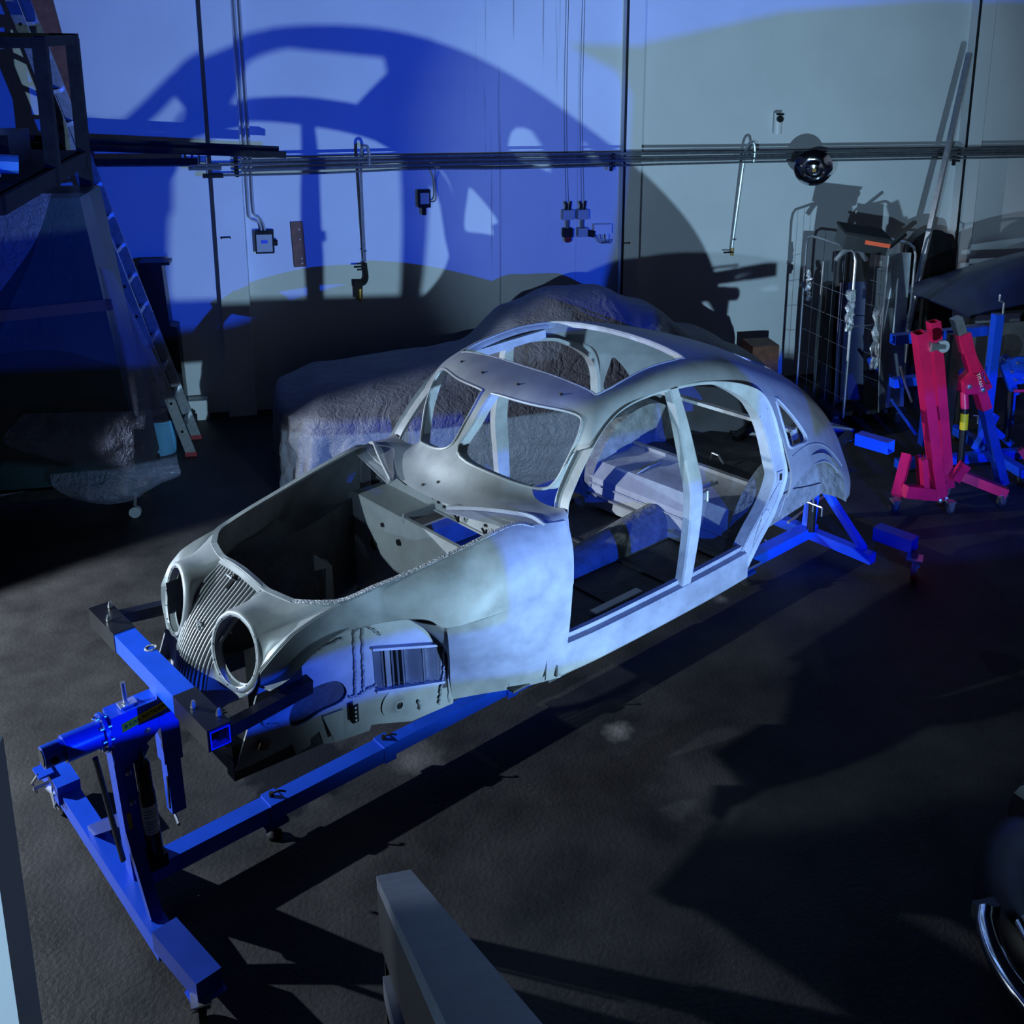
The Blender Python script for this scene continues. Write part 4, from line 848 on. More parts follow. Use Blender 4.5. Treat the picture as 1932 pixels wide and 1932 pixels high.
MB().lathe([(.19, -.012), (.12, -.02), (.03, -.03)], (0, 0, 0), ax, 32, caps=True).build('dish_back', 'rackm', o); MB().cyl(V((0, 0, 0)) - ax * .03, V((0, .40, .1)), .012, 8).build('bracket_arm', 'rackm', o)
MB().cyl(ax * .055, ax * .07, .022, 16).build('hub', 'brass', o)
# fixing staples in the pilasters
for k, (x, z, lab) in enumerate(((-.26, 1.80, 'small bent staple in the left pilaster, beside the switch box'), (3.70, 1.62, 'small bent staple in the middle pilaster, right of the white box'))):
    T_(MB().tube([(x - .04, 6.048, z), (x - .045, 6.03, z + .012), (x + .04, 6.03, z + .015), (x + .04, 6.048, z)], .006, 6).build('wall_staple', 'rackm'), lab, 'staple', 'staples in the pilasters')

# ---------------------------------------------------------------- unseen blue lamp stand, added behind the camera, right; flags block its light
ls = empty('added_blue_lamp_stand', 'unseen stand added at the blue lamp, with black flags shaped to block its light', 'lamp', (BLUE.x, BLUE.y, 0))
MB().cyl((0, -.12, .02), (0, -.12, 2.95), .018, 10).build('stand_pole', 'rackm', ls)
for k in range(3): a_ = 2 * pi * k / 3; MB().tube([(0, -.12, .5), (.45 * cos(a_), -.12 + .45 * sin(a_), .015)], .012, 8).build('stand_leg', 'rackm', ls)
MB().lathe([(.03, -.10), (.11, -.05), (.13, -.015), (.125, -.015), (.10, -.045), (.028, -.09)], (0, 0, 3.0), (-.27, 1, -.12), 24, caps=False).build('lamp_head', 'rackm', ls)
def flag(pts, lab):  # made-up plate near the lamp, cut to a shadow outline on the wall
    P = []
    for x, y, z in pts:
        p = BLUE + (V((x, y, z)) - BLUE) * .123; P.append(p - V((BLUE.x, BLUE.y, 0)))
    MB().prism(P, (0, .004, 0)).build('added_light_flag', 'black', ls, 0)
flag([(3.08, 6.2, 3.64), (3.8, 6.2, 3.64), (4.3, 6.2, 3.75), (5.4, 6.2, 4.0), (7, 6.2, 4.15), (11, 6.2, 4.2), (11, 6.2, .25), (3.3, 6.2, .25), (3.45, 6.2, .9), (3.62, 6.2, 1.6), (3.70, 6.2, 2.5), (3.72, 6.2, 3.15), (3.60, 6.2, 3.38)], '')
flag([(-6, 6.2, .9), (-.9, 6.2, .85), (-.3, 6.2, .92), (.3, 6.2, 1.12), (.9, 6.2, 1.26), (1.5, 6.2, 1.30), (2.1, 6.2, 1.25), (2.4, 6.2, .9), (2.4, 6.2, .15), (-1.3, 6.2, .15), (-1.3, 6.2, -.8), (-6, 6.2, -1.1)], '')
flag([(-8, 6.2, -1.5), (2.6, 6.2, -1.45), (2.7, 6.2, -1.2), (3.5, 6.2, -1.2), (3.6, 6.2, -1.65), (12, 6.2, -1.65), (12, 6.2, -9), (-8, 6.2, -9)], '')

wl_ = empty('added_white_lamp_stand', 'unseen stand added at the low white lamp, with a plate blocking its lower beam', 'lamp', (3.18, -3.5, 0))
MB().box((0, -.10, .02), (.30, .22, .04)).build('lamp_base', 'black', wl_, 0); MB().cyl((0, -.12, .04), (0, -.12, .74), .015, 10).build('lamp_pole', 'black', wl_)
MB().lathe([(.02, -.09), (.07, -.06), (.08, -.02), (.075, -.02), (.06, -.05)], (0, 0, .76), (-.1, 1, .15), 20, caps=False).build('lamp_head', 'black', wl_)
MB().prism([(-.75, .50, .36), (.75, .50, .36), (.75, .50, .69), (-.75, .50, .69)], (0, .006, 0)).build('added_beam_blocker', 'black', wl_, 0); MB().cyl((0, -.10, .36), (0, .50, .40), .012, 8).build('blocker_arm', 'black', wl_)  # added plate, out of view, keeps the white lamp off the near floor

# ---------------------------------------------------------------- left side: rack, ladder, wrapped panel trolley, odds and ends
rk = empty('steel_rack', 'tall dark steel rack with a shelf above the wrapped trolley', 'rack', (-1.8, 3.6, 0))
for (x, y) in ((.68, -.1), (.68, .88), (-1.5, -.1), (-1.5, .88)):
    z0 = 2.70 if y < 0 else 0
    MB().box((x, y, (z0 + 3.66) / 2), (.085, .085, 3.66 - z0)).build('rack_post', 'rackm', rk, 0)
MB().bar((-1.5, -.1, 3.64), (.72, -.1, 3.64), .07, .07).build('top_rail', 'rackm', rk, 0); MB().bar((-1.5, .88, 3.66), (.72, .88, 3.66), .07, .07).build('top_rail', 'rackm', rk, 0); MB().bar((.68, -.1, 3.65), (.68, .92, 3.65), .07, .07).build('top_rail', 'rackm', rk, 0)
MB().bar((.68, -1.4, 2.76), (.68, .95, 2.76), .06, .11).build('shelf_beam', 'rackm', rk, 0); MB().bar((-1.5, -1.4, 2.76), (.70, -1.4, 2.76), .06, .11).build('shelf_beam', 'rackm', rk, 0)
MB().box((-.40, -.22, 2.80), (2.15, 2.35, .03)).build('shelf_board', 'rackm', rk, 0)
MB().bar((-.3, .92, 2.88), (-1.4, .92, 3.6), .05, .05).build('rack_brace', 'rackm', rk, 0)
T_(MB().box((0, 0, 0), (.75, .55, .22)).build('storage_box', 'black', None, 0), 'flat black box lying on the rack shelf at the left edge', 'box').location = (-1.75, 3.75, 2.925)
b = MB(); P = [V((-.28, -.04, 0)), V((-.1, 0, .02)), V((.08, .02, .03)), V((.2, .05, .02))]
b.sweep(spline(P, 5), [(.075 * cos(2 * pi * k / 14) * (1 + .15 * sin(k * 2.1)), .06 * sin(2 * pi * k / 14)) for k in range(14)]); o = b.build('bubble_wrap_bundle', 'paleblue'); o.location = (-1.38, 2.85, 2.885); T_(o, 'bright blue wrapped bundle on the rack shelf, cut by the left edge', 'bundle')
o = MB().lathe([(.0, -.09), (.04, -.07), (.05, 0), (.035, .07), (.0, .09)], (0, 0, 0), (1, .3, .1), 12).build('foil_scrap', 'foil'); o.location = (-1.3, 2.62, 2.866); T_(o, 'crumpled shiny foil scrap beside the blue bundle', 'foil')
# ladder leaning to the left
ld = empty('ladder', 'long aluminium ladder leaning steeply against the steel rack', 'ladder', (-.60, 5.09, 0), (0, 0, 0))
d_ = V((-1.07, 0, 3.95)).normalized()
for y in (0, .42):
    MB().bar(V((0, y, .03)), V((0, y, .03)) + d_ * 4.9, .026, .085, (1, 0, .27)).build('ladder_rail', 'alu', ld, 0)
    MB().box(V((0, y, .02)), (.10, .032, .04)).build('ladder_foot', 'brick', ld, 0)
for k in range(17):
    p = V((0, 0, .03)) + d_ * (.22 + k * .28); MB().bar(p + V((0, -.012, 0)), p + V((0, .432, 0)), .032, .03, (1, 0, .27)).build('ladder_rung', 'alu', ld, 0)
    MB().cyl(p + V((0, -.0135, 0)), p + V((0, -.0155, 0)), .014, 10).build('rung_hole', 'black', ld)
for y in (0, .42): MB().tube(spline([V((.0, y - .03, 0)) + d_ * 3.72, V((-.12, y - .03, .04)) + d_ * 3.72, V((-.2, y - .03, .0)) + d_ * 3.7, V((-.19, y - .03, .1)) + d_ * 3.7], 5), .016, 8).build('ladder_hook', 'zinc', ld)
o = MB().box((0, 0, 0), (.17, .03, 1.7), M.Rotation(rad(-9), 3, 'Y')).build('upright_plank', 'wood', None, 0); o.location = (-1.50, 5.72, 3.45); T_(o, 'reddish wooden plank standing behind the top of the ladder', 'plank')
# panel trolley wrapped in plastic film
tr_ = empty('wrapped_panel_trolley', 'tall trolley of dark panels wrapped in loose clear plastic sheet', 'trolley', (-1.75, 4.05, 0))
def face(x0, x1, y, z): return [(x0, y, z), (x1, y, z)]
MB().add([(-1.1, -.28, .36), (.985, -.28, .36), (.72, -.28, 2.56), (-1.1, -.28, 2.56), (-1.1, .35, .36), (1.0, .35, .36), (.74, .35, 2.56), (-1.1, .35, 2.56)], [(0, 1, 2, 3), (4, 5, 6, 7), (0, 1, 5, 4), (3, 2, 6, 7), (1, 2, 6, 5), (0, 3, 7, 4)]).build('panel_stack', 'teal', tr_, 0)
MB().box((-.10, -.292, 1.70), (1.95, .012, .085), M.Rotation(rad(-4), 3, 'Y')).build('packing_tape', 'brownband', tr_, 0)
MB().bar((-1.1, -.2, .28), (1.0, -.2, .28), .08, .08).build('trolley_frame', 'rackm', tr_, 0); MB().bar((-1.1, .3, .28), (1.0, .3, .28), .08, .08).build('trolley_frame', 'rackm', tr_, 0); MB().bar((.96, -.3, .28), (.96, .35, .28), .08, .08).build('trolley_frame', 'rackm', tr_, 0)
for (x, y) in ((.87, -.16), (.87, .30), (-.95, -.16), (-.95, .30)):
    o = MB().bar((x, y, .10), (x + .02, y, .26), .035, .02).build('castor_leg', 'zinc', tr_, 0); MB().cyl((x - .005, y - .02, .045), (x - .005, y + .02, .045), .045, 16).build('castor_wheel', 'greyplastic', o)
def film(name, pts, mat, n=(14, 14), amp=.02, seed=0):
    # pts: 4x4 control grid
    g_ = refine(pts, n[0] // 3, n[1] // 3)
    rows_ = [[p + V((.3, -1, .2)) * (.6 * amp * (abs(mnoise.noise(V((p.x * 6 + seed, p.z * 6, seed)))) + .6 * mnoise.noise(V((p.x * 14 + seed, p.z * 11, seed))))) for p in r] for r in g_]
    return MB().grid(rows_).build(name, mat, tr_, 70)
yf = -.33
film('plastic_wrap', [[(-1.15, yf, 2.62), (-.6, yf - .02, 2.62), (.1, yf, 2.61), (.55, yf, 2.60)], [(-1.15, yf, 2.3), (-.6, yf - .03, 2.3), (.05, yf - .02, 2.3), (.42, yf, 2.28)], [(-1.15, yf, 2.0), (-.7, yf - .03, 2.0), (-.15, yf - .02, 2.0), (.18, yf, 1.95)], [(-1.15, yf, 1.70), (-.8, yf - .02, 1.70), (-.3, yf, 1.68), (-.08, yf, 1.65)]], 'plastic', (30, 30), .02, 1)
film('plastic_wrap', [[(.50, yf, 2.60), (.62, yf, 2.60), (.72, yf + .02, 2.60), (.78, yf + .1, 2.58)], [(.40, yf, 2.2), (.60, yf - .02, 2.2), (.76, yf, 2.1), (.84, yf + .1, 2.1)], [(.20, yf, 1.8), (.55, yf - .03, 1.8), (.82, yf, 1.7), (.90, yf + .1, 1.7)], [(.05, yf, 1.45), (.5, yf - .02, 1.45), (.88, yf, 1.3), (.97, yf + .1, 1.3)]], 'plasticthin', (30, 30), .02, 2)
film('plastic_wrap', [[(.80, yf + .05, 2.05), (.83, yf + .0, 2.05), (.86, yf + .05, 2.02), (.88, yf + .12, 2.0)], [(.86, yf, 1.6), (.93, yf - .07, 1.6), (1.02, yf + .0, 1.5), (1.06, yf + .1, 1.5)], [(.90, yf, 1.25), (.98, yf - .10, 1.22), (1.10, yf + .0, 1.2), (1.16, yf + .12, 1.2)], [(.94, yf - .02, .95), (1.0, yf - .10, .93), (1.10, yf - .02, .9), (1.19, yf + .1, .9)]], 'plastic', (30, 18), .03, 3)
film('plastic_wrap', [[(.20, yf - .02, .98), (.55, yf - .08, .99), (.95, yf - .08, .97), (1.19, yf + .0, .95)], [(.06, yf - .05, .78), (.5, yf - .16, .80), (.95, yf - .18, .80), (1.21, yf - .02, .75)], [(.38, yf - .06, .62), (.6, yf - .14, .60), (.95, yf - .18, .60), (1.24, yf - .04, .55)], [(.58, yf - .02, .50), (.75, yf - .08, .48), (1.0, yf - .12, .45), (1.25, yf - .02, .42)]], 'plastic', (36, 36), .05, 4)
film('plastic_wrap', [[(.34, yf - .04, .50), (.6, yf - .10, .53), (.9, yf - .14, .52), (1.24, yf - .02, .50)], [(.36, yf - .08, .42), (.6, yf - .18, .42), (.9, yf - .20, .42), (1.25, yf - .04, .42)], [(.44, yf - .08, .34), (.65, yf - .18, .33), (.92, yf - .18, .34), (1.16, yf - .05, .38)], [(.50, yf - .06, .29), (.7, yf - .14, .27), (.9, yf - .12, .27), (1.05, yf - .02, .33)]], 'plastic', (30, 30), .05, 5)
film('plastic_wrap', [[(-1.2, yf - .02, 1.25), (-.7, yf - .06, 1.2), (-.3, yf - .04, 1.10), (-.18, yf, 1.0)], [(-1.2, yf - .05, 1.0), (-.7, yf - .12, .98), (-.25, yf - .06, .93), (-.14, yf, .88)], [(-1.2, yf - .05, .75), (-.7, yf - .12, .76), (-.25, yf - .06, .77), (-.14, yf, .74)], [(-1.2, yf - .02, .58), (-.7, yf - .06, .62), (-.3, yf - .04, .66), (-.16, yf, .66)]], 'plastic', (30, 30), .04, 6)
film('plastic_wrap', [[(-1.0, yf, .34), (-.6, yf - .03, .36), (-.3, yf - .02, .34), (.2, yf, .37)], [(-1.0, yf - .05, .28), (-.6, yf - .08, .27), (-.3, yf - .05, .28), (.0, yf, .34)], [(-1.0, yf - .05, .22), (-.6, yf - .08, .21), (-.35, yf - .05, .22), (-.2, yf, .27)], [(-.9, yf, .17), (-.6, yf - .02, .16), (-.4, yf - .02, .18), (-.3, yf, .22)]], 'plastic', (24, 24), .03, 7)
bk = empty('bucket', 'pale blue bucket half hidden behind the plastic wrapped trolley', 'bucket', (-.86, 5.25, 0))
MB().lathe([(.115, 0), (.14, .30), (.147, .31), (.147, .33), (.135, .33), (.11, .02)], (0, 0, 0), (0, 0, 1), 28).build('bucket_body', 'paleblue', bk, 30); MB().tube([(.147 * cos(a), .147 * sin(a), .315 + .02 * sin(a)) for a in [pi * k / 12 for k in range(13)]], .004, 6).build('bail_handle', 'zinc', bk)
MB().lathe([(.15, .33), (.15, .345), (.02, .35)], (0, 0, 0), (0, 0, 1), 28).build('bucket_lid', 'rackm', bk, 30)
o = MB().add([(-.17, -.1, 0), (.15, -.1, 0), (.12, -.1, 1.0), (.06, -.1, 1.02), (.03, -.1, 1.60), (.10, -.1, 1.60), (.10, -.1, 1.63), (-.17, -.1, 1.63)] + [(-.17, .1, 0), (.15, .1, 0), (.12, .1, 1.0), (.06, .1, 1.02), (.03, .1, 1.60), (.10, .1, 1.60), (.10, .1, 1.63), (-.17, .1, 1.63)], [tuple(range(8))[::-1], tuple(range(8, 16))] + [(k, (k + 1) % 8, 8 + (k + 1) % 8, 8 + k) for k in range(8)]).build('black_door_panel', 'black', None, 0); o.location = (-.86, 5.95, 0); T_(o, 'black upright panel with a top lip, standing behind the ladder', 'panel')
o = empty('floor_crate', 'small pale box on the floor at the wall left of the pilaster', 'box', (-.66, 6.08, 0))
MB().box((0, 0, .10), (.25, .14, .20)).build('box_body', 'white', o, 0)
for k, x in enumerate((-.07, .0)): b = MB().cyl((x, -.14, 0), (x, -.14, .13 - .04 * k), .028, 12); b.cyl((x, -.14, .10), (x, -.14, .17 - .04 * k), .014, 10); T_(b.build('small_bottle', 'rackm'), 'dark little bottle on the floor before the pale box' if k == 0 else 'shorter dark bottle, right one before the pale box', 'bottle', 'bottles by the pale box').location = (-.66, 6.08, 0)
for k, (z, dz, x0, x1, y) in enumerate(((2.80, -.115, -2.5, .285, 5.62), (2.75, -.10, -2.5, .35, 5.52), (2.60, -.01, -2.5, -.42, 5.62))):
    T_(MB().hollow((x0, y, z + dz * 0 + (.05 if k == 0 else .04 if k == 1 else 0)), (x1, y, z + dz), .06, .055, .006).build('steel_bar', 'rackm', None, 0), ('upper dark steel bar jutting from the rack, with blue lit end', 'lower and longer dark steel bar jutting from the rack', 'dark steel bar below, ending left of the first pilaster')[k], 'steel bar', 'dark bars jutting from the rack')

# ---------------------------------------------------------------- right side: cage trolley with panels, engine hoist, second rotisserie
cg = empty('roll_cage_trolley', 'wire roll container full of body panels by the back wall', 'roll container', (5.83, 4.95, 0))
def hoop(x0, y0, x1, y1, z):
    a, b_ = V((x0, y0, 0)), V((x1, y1, 0)); h = V((0, 0, 1)); u_ = (b_ - a).normalized()
    P = [a + h * .12, a + h * (z - .10), a + h * (z - .03) + u_ * .03, a + h * z + u_ * .10, b_ + h * z - u_ * .10, b_ + h * (z - .03) - u_ * .03, b_ + h * (z - .10), b_ + h * .12]
    o = MB().tube(P, .014, 8).build('side_hoop', 'zinc', cg)
    m = MB()
    for k in range(1, 5): p = a.lerp(b_, k / 5); m.tube([p + h * .15, p + h * (z - .01)], .0022, 5)
    for k in range(1, 6): m.tube([a + h * (z * k / 7 + .05), b_ + h * (z * k / 7 + .05)], .0022, 5)
    m.build('wire_mesh', 'zinc', o)
hoop(-.42, .40, -.30, -.42, 1.80); hoop(.22, .32, .42, -.27, 1.80)
MB().box((0, 0, .15), (.80, .80, .04)).build('trolley_base', 'rackm', cg, 0)
for (x, y) in ((-.34, -.34), (.34, -.34), (-.34, .34), (.34, .34)): o = MB().box((x, y, .115), (.05, .04, .05)).build('castor_fork', 'zinc', cg, 0); MB().cyl((x, y - .018, .05), (x, y + .018, .05), .05, 16).build('castor_wheel', 'rubber', o)
MB().tube([(-.3, -.42, 1.05), (.42, -.27, 1.02)], .006, 6).build('cross_wire', 'zinc', cg)
def cpanel(name, mat, x, y, wd, hgt, z0, lean, bend, rz, lab, cat, group=None):
    rows_ = []
    for i in range(16):
        f = i / 15; rows_.append([((j / 9 - .5) * wd * (1 - .12 * f), bend * (1 - (2 * j / 9 - 1) ** 2) + lean * f + .02 * sin(f * 4), hgt * f) for j in range(10)])
    o = MB().grid(rows_, .012).build(name, mat, None, 40); o.location = (x, y, z0); o.rotation_euler = (0, 0, rz); return T_(o, lab, cat, group)
gp = 'body panels standing in the roll container'
cpanel('fender_panel', 'panelmetal', 6.00, 4.46, .36, 1.55, .20, .08, .06, rad(18), 'pale bent body panel at the right front of the roll container', 'body panel', gp)
cpanel('door_skin', 'navy', 5.72, 4.78, .36, 1.45, .19, .10, .05, rad(12), 'dark body panel in the middle of the roll container', 'body panel', gp)
cpanel('inner_panel', 'black', 5.60, 4.92, .30, 1.15, .19, .06, .02, rad(8), 'black flat panel filling the left of the roll container', 'body panel', gp)
cpanel('fender_panel', 'panelmetal', 5.62, 5.10, .30, 1.38, .19, .04, .04, rad(6), 'light grey panel at the back of the roll container', 'body panel', gp)
P = [V((5.86, 4.50, .95)), V((5.93, 4.55, 1.35)), V((5.955, 4.60, 1.60)), V((5.99, 4.60, 1.62)), V((6.02, 4.59, 1.55)), V((6.0, 4.54, 1.2)), V((5.97, 4.50, .85))]
T_(MB().tube(spline(P, 6), .008, 8).build('panel_highlight_strip', 'white'), 'thin pale bent strip put in for the highlight on the pale panel in the roll container', 'strip')  # highlight on the bent panel, modelled as a white strip
def crinkle(name, c, sx, sz, rz, lab):
    rows_ = [[V((j / 15 * sx - sx / 2, .05 * mnoise.noise(V((i * .5, j * .5, c[0]))), i / 15 * sz)) for j in range(16)] for i in range(16)]
    o = MB().grid(rows_, .004).build(name, 'foil', None, 20); o.location = c; o.rotation_euler = (0, 0, rz); T_(o, lab, 'foil', 'foil wrap on the roll container')
crinkle('foil_wrap', (5.50, 4.50, 1.02), .10, .40, rad(10), 'shiny foil strip hanging on the left hoop of the cage'); crinkle('foil_wrap', (5.80, 4.50, .62), .10, .62, rad(10), 'shiny crinkled foil strip in the middle of the cage'); crinkle('foil_wrap', (5.39, 5.2, 1.15), .07, .32, rad(80), 'shiny foil wound on the left rear tube of the cage')
bx = empty('plastic_case', 'black plastic case with orange latch lying on top of the roll container', 'case', (5.68, 4.72, 1.86), (rad(6), rad(9), rad(-12)))
MB().box((0, 0, 0), (.42, .34, .15)).build('case_body', 'black', bx, 0); MB().box((0, 0, .085), (.45, .36, .025)).build('case_lid', 'rackm', bx, 0); MB().box((.10, -.178, .03), (.24, .02, .04)).build('latch', 'orange', bx, 0)
cpanel('box_prop', 'rackm', 5.68, 4.80, .34, .38, 1.42, .02, .02, 0, 'dark bent part propping the black case on the cage', 'part')
o = MB().tube(spline([(-.16, 0, 0), (-.08, -.03, .10), (.05, -.04, .10), (.15, -.02, 0)], 6), .025, 8).build('curved_trim', 'panelmetal'); o.location = (5.55, 4.66, 1.68); T_(o, 'pale curved trim piece under the black case', 'trim piece')
o = MB().bar((0, 0, 0), (.17, 0, .13), .05, .03).build('black_bracket', 'black', None, 0); o.location = (6.02, 4.8, 1.76); T_(o, 'short black bracket sticking up from the cage top rail', 'bracket')
o = MB().box((0, 0, .28), (.30, .30, .56)).build('cardboard_box', 'wood', None, 0); o.location = (5.15, 5.75, 0); T_(o, 'dark brown box on the floor left of the roll container', 'box')
# leaning pole and dark upright board
T_(MB().hollow((6.50, 5.28, .01), (7.37, 5.84, 3.60), .05, .05, .004).build('aluminium_profile', 'alu', None, 0), 'long bright aluminium profile leaning on the back wall, far right', 'profile')
o = MB().prism([(p.x, 0, p.z) for p in spline([(-.28, 0, 0), (-.28, 0, 1.3), (-.24, 0, 1.62), (-.05, 0, 1.75), (.15, 0, 1.72), (.3, 0, 1.5), (.35, 0, 0)], 5)], (0, .12, 0)).build('seat_back', 'black', None, 40); o.location = (7.0, 5.6, 0); T_(o, 'dark rounded seat shape standing behind the leaning profile', 'seat')
# trunk lid lying on the far rotisserie
rows_ = []
for i in range(14):
    f = i / 13; x = 1.6 * f; top = .42 * (1 - (1 - f) ** 2.2) + .02; rows_.append([(x, (j / 9 - .5) * 1.1, -.05 + .16 * f * (j / 9) + top * sin(pi * (.12 + .76 * j / 9)) * .8) for j in range(10)])
o = MB().grid(rows_, .02).build('trunk_lid', 'navy', None, 40); o.location = (6.40, 4.55, 1.30); o.rotation_euler = (0, 0, rad(6)); T_(o, 'dark blue car lid with curved edge at the far right', 'car panel')
st_ = empty('storage_stand', 'dark low stand under the blue car lid at the far right', 'stand', (7.2, 4.6, 0))
for (x, y) in ((-.6, -.4), (-.6, .4), (.6, -.4), (.6, .4)): MB().box((x, y, .61), (.06, .06, 1.22)).build('stand_leg', 'rackm', st_, 0)
MB().box((0, 0, 1.235), (1.4, .95, .03)).build('stand_top', 'rackm', st_, 0)
MB().box((0, -.44, .85), (1.4, .02, .55)).build('stand_panel', 'panelmetal', st_, 0)

r2 = empty('spare_rotisserie', 'second blue rotisserie standing empty behind the red crane', 'car rotisserie', (6.1, 3.6, 0))
MB().bar((.36, 0, .16), (.36, 0, 1.38), .08, .08, (0, 1, 0)).build('mast', 'blue', r2, 0)
MB().tube([(.41, 0, 1.36), (.41, 0, 1.48), (.36, 0, 1.50), (.36, 0, 1.56)], .01, 8).build('mast_screw', 'zinc', r2)
MB().hollow((-.66, 0, 1.20), (.34, .12, 1.20), .08, .085, .006).build('crossbar', 'blue', r2, 0); MB().bar((-.60, .05, .78), (.34, .12, .80), .08, .08).build('lower_bar', 'blue', r2, 0)
MB().bar((-.20, .08, .15), (-.20, .08, 1.20), .08, .08, (0, 1, 0)).build('rear_mast', 'bluedark', r2, 0)
MB().bar((.46, -.02, .92), (.60, -.04, .62), .07, .07).build('jack_arm', 'blue', r2, 0); MB().cyl((.56, -.05, .18), (.55, -.05, .66), .03, 14).build('hydraulic_jack', 'black', r2); MB().cyl((.55, -.05, .66), (.55, -.05, .78), .012, 10).build('jack_rod', 'zinc', r2)
MB().bar((.62, 0, .30), (.60, 0, .74), .03, .06).build('jack_guide', 'blue', r2, 0)
MB().bar((-.60, -.15, .09), (.65, -.15, .09), .08, .08).build('base_leg', 'blue', r2, 0); MB().bar((.20, -.12, .14), (.42, -.05, .44), .06, .06).build('base_brace', 'blue', r2, 0); MB().bar((.62, -.05, .14), (.42, -.02, .30), .06, .06).build('base_brace', 'blue', r2, 0); MB().bar((.38, -.6, .10), (.38, .5, .10), .08, .08).build('base_leg', 'blue', r2, 0)
for x, y in ((-.55, -.15), (.60, -.15), (.38, -.55), (.38, .45)): MB().cyl((x, y - .015, .03), (x, y + .015, .03), .03, 12).build('castor', 'rubber', r2)
MB().lathe([(.13, 0), (.13, .03), (.05, .05), (.05, .35)], (.60, -.08, .86), (.25, 1, 0), 24).build('index_disc', 'blue', r2, 30)
for k in range(6): a = 2 * pi * k / 6; MB().cyl((.60 + .09 * cos(a), -.08, .86 + .09 * sin(a)), (.595 + .09 * cos(a), -.105, .86 + .09 * sin(a)), .012, 8).build('disc_bolt', 'zinc', r2)
for k in range(2): b = MB().tube([(.50 + .12 * k, -.16, .70), (.60 + .12 * k, -.20, .71)], .014, 8); b.build('red_handle', 'red', r2)
MB().tube([(-.62, -.1, .98), (-.56, -.12, .80), (-.50, -.14, .66)], .012, 8).build('steel_lever', 'zinc', r2); MB().tube([(-.74, -.2, .72), (-.50, -.25, .40)], .014, 8).build('steel_lever', 'bluedark', r2)

h = empty('engine_crane', 'folded red workshop crane on castors at the right', 'engine crane', (5.3, 2.8, 0))
def hb(n, a, b_, wd, hg, mat='red', up=(0, 1, 0)): return MB().bar(a, b_, wd, hg, up).build(n, mat, h, 0)
def hv(n, a, b_, wd, hg, mat='red'): return MB().hollow(a, b_, wd, hg, .006, (0, 1, 0)).build(n, mat, h, 0)
hv('folded_leg', (-.16, -.08, 1.53), (.19, -.05, .09), .09, .10)
hv('folded_leg', (.11, .16, 1.54), (.36, .10, .10), .085, .09)
hb('mast', (.27, .10, .14), (.36, .22, 1.40), .09, .09, 'black')
hb('boom', (.40, .14, 1.36), (.63, .10, .78), .085, .10)
hb('boom', (.63, .10, .78), (.86, .06, .10), .075, .09, 'bluedark')
hb('boom_extension', (.31, .16, 1.56), (.40, .14, 1.33), .075, .085, 'steel'); hb('boom_collar', (.37, .145, 1.43), (.42, .135, 1.28), .10, .115, 'red')
MB().prism([(.38, .05, 1.04), (.46, .05, 1.11), (.56, .05, 1.06), (.60, .05, .93), (.40, .05, .93)], (0, .12, 0)).build('boom_bracket', 'red', h, 0)
for x, z in ((.425, 1.0), (.555, .965)): MB().lathe([(.022, 0), (.022, .014), (.011, .02)], (x, .05, z), (0, -1, 0), 6).build('bracket_bolt', 'zinc', h, 20)
Mx = M.Translation((.515, .0465, 1.05)) @ M.Rotation(rad(68), 4, 'Y') @ M.Rotation(pi / 2, 4, 'X')
text('boom_lettering', 'TITAN', .045, 'white', h, Mx, .0006)
MB().cyl((.42, .10, .94), (.43, .08, .80), .035, 14).build('ram_head', 'red', h); jr = MB().cyl((.43, .08, .80), (.44, .07, .30), .03, 14).build('hydraulic_ram', 'black', h); MB().cyl((.432, .078, .76), (.435, .075, .62), .034, 16).build('ram_label', 'yellow', h)
MB().tube([(.50, .06, .74), (.54, .05, .74), (.545, .05, .67)], .008, 8).build('release_handle', 'zinc', h)
MB().tube([(.50, .20, 1.30), (.73, .18, .93)], .011, 8).build('stay_rod', 'red', h); hb('boom_stop', (.60, .18, .92), (.70, .18, .95), .06, .05)
hb('base_crossbeam', (-.18, -.12, .21), (.24, -.04, .10), .07, .10, 'red', (0, 0, 1)); hb('base_leg', (-.05, .10, .42), (-.21, -.06, .14), .075, .08, 'red', (0, 0, 1)); hb('base_leg', (.08, .12, .40), (.05, -.02, .14), .06, .07, 'red', (0, 0, 1))
hb('base_strut', (.0, -.06, .45), (.05, -.08, .10), .05, .06); hb('base_leg', (.42, .0, .24), (.75, -.15, .12), .07, .08, 'red', (0, 0, 1)); hb('foot_block', (.36, .02, .20), (.44, .0, .34), .08, .07)
for x in (.17, .225): MB().lathe([(.02, 0), (.02, .014), (.01, .02)], (x, -.10, .085 + (x - .17) * .2), (0, -1, 0), 6).build('base_bolt', 'zinc', h, 20)
def crane_caster(x, y, z0):
    o = MB().box((x, y, z0), (.07, .07, .01)).build('castor_plate', 'zinc', h, 0); MB().prism([(x - .03, y - .03, z0), (x + .03, y - .03, z0), (x + .012, y - .03, z0 - .075), (x - .012, y - .03, z0 - .075)], (0, .06, 0)).build('castor_fork', 'zinc', o, 0)
    MB().cyl((x, y - .016, z0 - .06), (x, y + .016, z0 - .06), .042, 16).build('castor_wheel', 'rubber', o)
crane_caster(-.21, -.05, .103); crane_caster(.22, -.17, .103); crane_caster(.72, -.14, .103); crane_caster(.36, .12, .103)
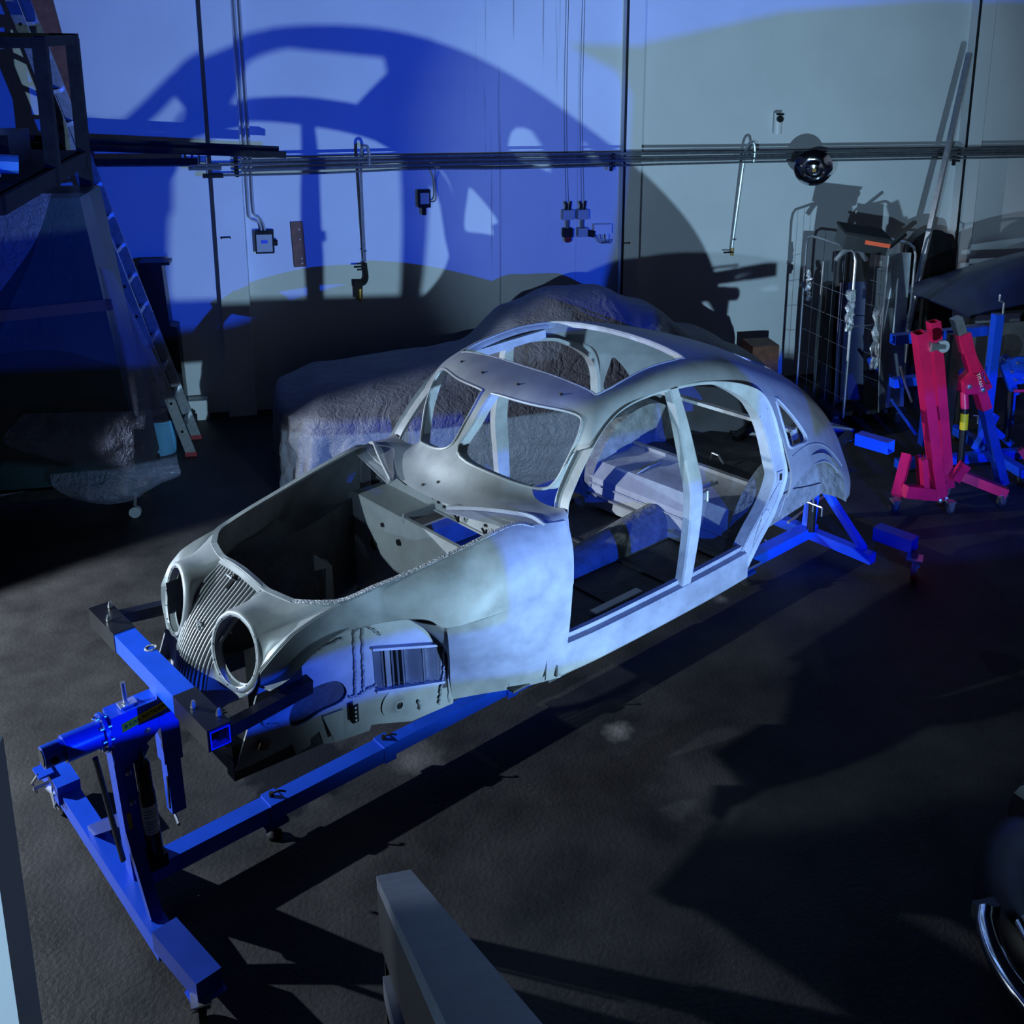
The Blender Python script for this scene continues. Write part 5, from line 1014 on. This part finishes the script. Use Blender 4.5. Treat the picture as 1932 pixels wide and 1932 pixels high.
o = MB().box((-.08, -.12, 1.42), (.01, .07, .07)).build('castor_plate', 'zinc', h, 0); MB().prism([(-.08, -.15, 1.45), (-.08, -.15, 1.39), (.03, -.15, 1.41), (.03, -.15, 1.44)], (0, .05, 0)).build('castor_fork', 'zinc', o, 0); MB().cyl((.03, -.145, 1.42), (.03, -.11, 1.42), .05, 18).build('castor_wheel', 'greyplastic', o)
for s_ in (-1, 1): MB().cyl((.03, -.125 + s_ * .022, 1.42), (.03, -.125 + s_ * .026, 1.42), .018, 10).build('castor_nut', 'zinc', o)
r3 = empty('red_trestle', 'dark red trestle in deep shade at the right edge', 'trestle', (6.35, 2.55, 0))
MB().bar((-.30, 0, .55), (.05, -.15, .03), .05, .05).build('trestle_leg', 'red', r3, 0); MB().bar((.12, .1, .70), (.05, -.15, .03), .05, .05).build('trestle_leg', 'red', r3, 0); MB().bar((-.22, -.02, .42), (.10, .05, .48), .04, .04).build('trestle_tie', 'red', r3, 0)

# ---------------------------------------------------------------- foreground: stair handrail and the nose of a parked car
hr = empty('stair_handrail', 'grey board handrail of the stairs in the bottom foreground', 'handrail', (0, 0, 0))
A_, B_ = V((.805, -1.53, 1.17)), V((.86, -3.55, 2.72))
MB().bar(A_, B_, .108, .035).build('top_board', 'handrail', hr, 0)
sd = (B_ - A_).normalized()
MB().bar(V((.762, -1.56, 1.07)), V((.815, -3.5, 2.56)), .02, .16).build('side_board', 'black', hr, 0)
MB().bar((.77, -2.02, 1.28), (.80, -3.3, 2.25), .045, .05).build('lower_rail', 'handrail', hr, 0)
for p in ((.79, -1.62, 1.2), (.80, -2.30, 1.7)): MB().bar((p[0], p[1], 0), p, .05, .05, (0, 1, 0)).build('rail_post', 'rackm', hr, 0)
for k in (.28, .52):
    p = A_.lerp(B_, k); MB().box(p + V((0, 0, .0185)), (.108, .003, .001), sd.to_track_quat('-Y', 'Z').to_matrix()).build('board_joint', 'black', hr, 0)
pk = empty('parked_car', 'dark car nose with chrome bumper cut off at the lower right corner', 'car', (3.75, -1.35, 0))
rows_ = []
for i in range(13):
    th = pi / 2 * i / 12; rows_.append([(-.0 + .50 * cos(th) * cos(2 * pi * k / 32), .62 * cos(th) * sin(2 * pi * k / 32), .12 + .40 * sin(th) + .0) for k in range(32)])
MB().grid(rows_ , 0, True).build('front_fender', 'black', pk, 60)
MB().tube(spline([(-.56, .06, .30), (-.60, .0, .30), (-.645, -.13, .30), (-.655, -.30, .30), (-.62, -.5, .30), (-.5, -.75, .30)], 6), .042, 14).build('bumper', 'chrome', pk)
MB().box((-.55, .08, .29), (.10, .05, .07)).build('bumper_bracket', 'steel', pk, 0)
MB().tube(spline([(-.53, -.10, .40), (-.55, -.22, .40), (-.53, -.40, .40), (-.48, -.6, .40)], 6), .022, 12).build('trim_bar', 'chrome', pk)
MB().lathe([(.30, -.10), (.32, -.06), (.32, .06), (.30, .10)], (0, .25, .32), (1, .1, 0), 32).build('tyre', 'rubber', pk, 40)
MB().lathe([(.06, 0), (.05, .03), (.02, .045)], (-.46, -.10, .36), (-1, -.2, .2), 20).build('fog_lamp', 'chrome', pk)
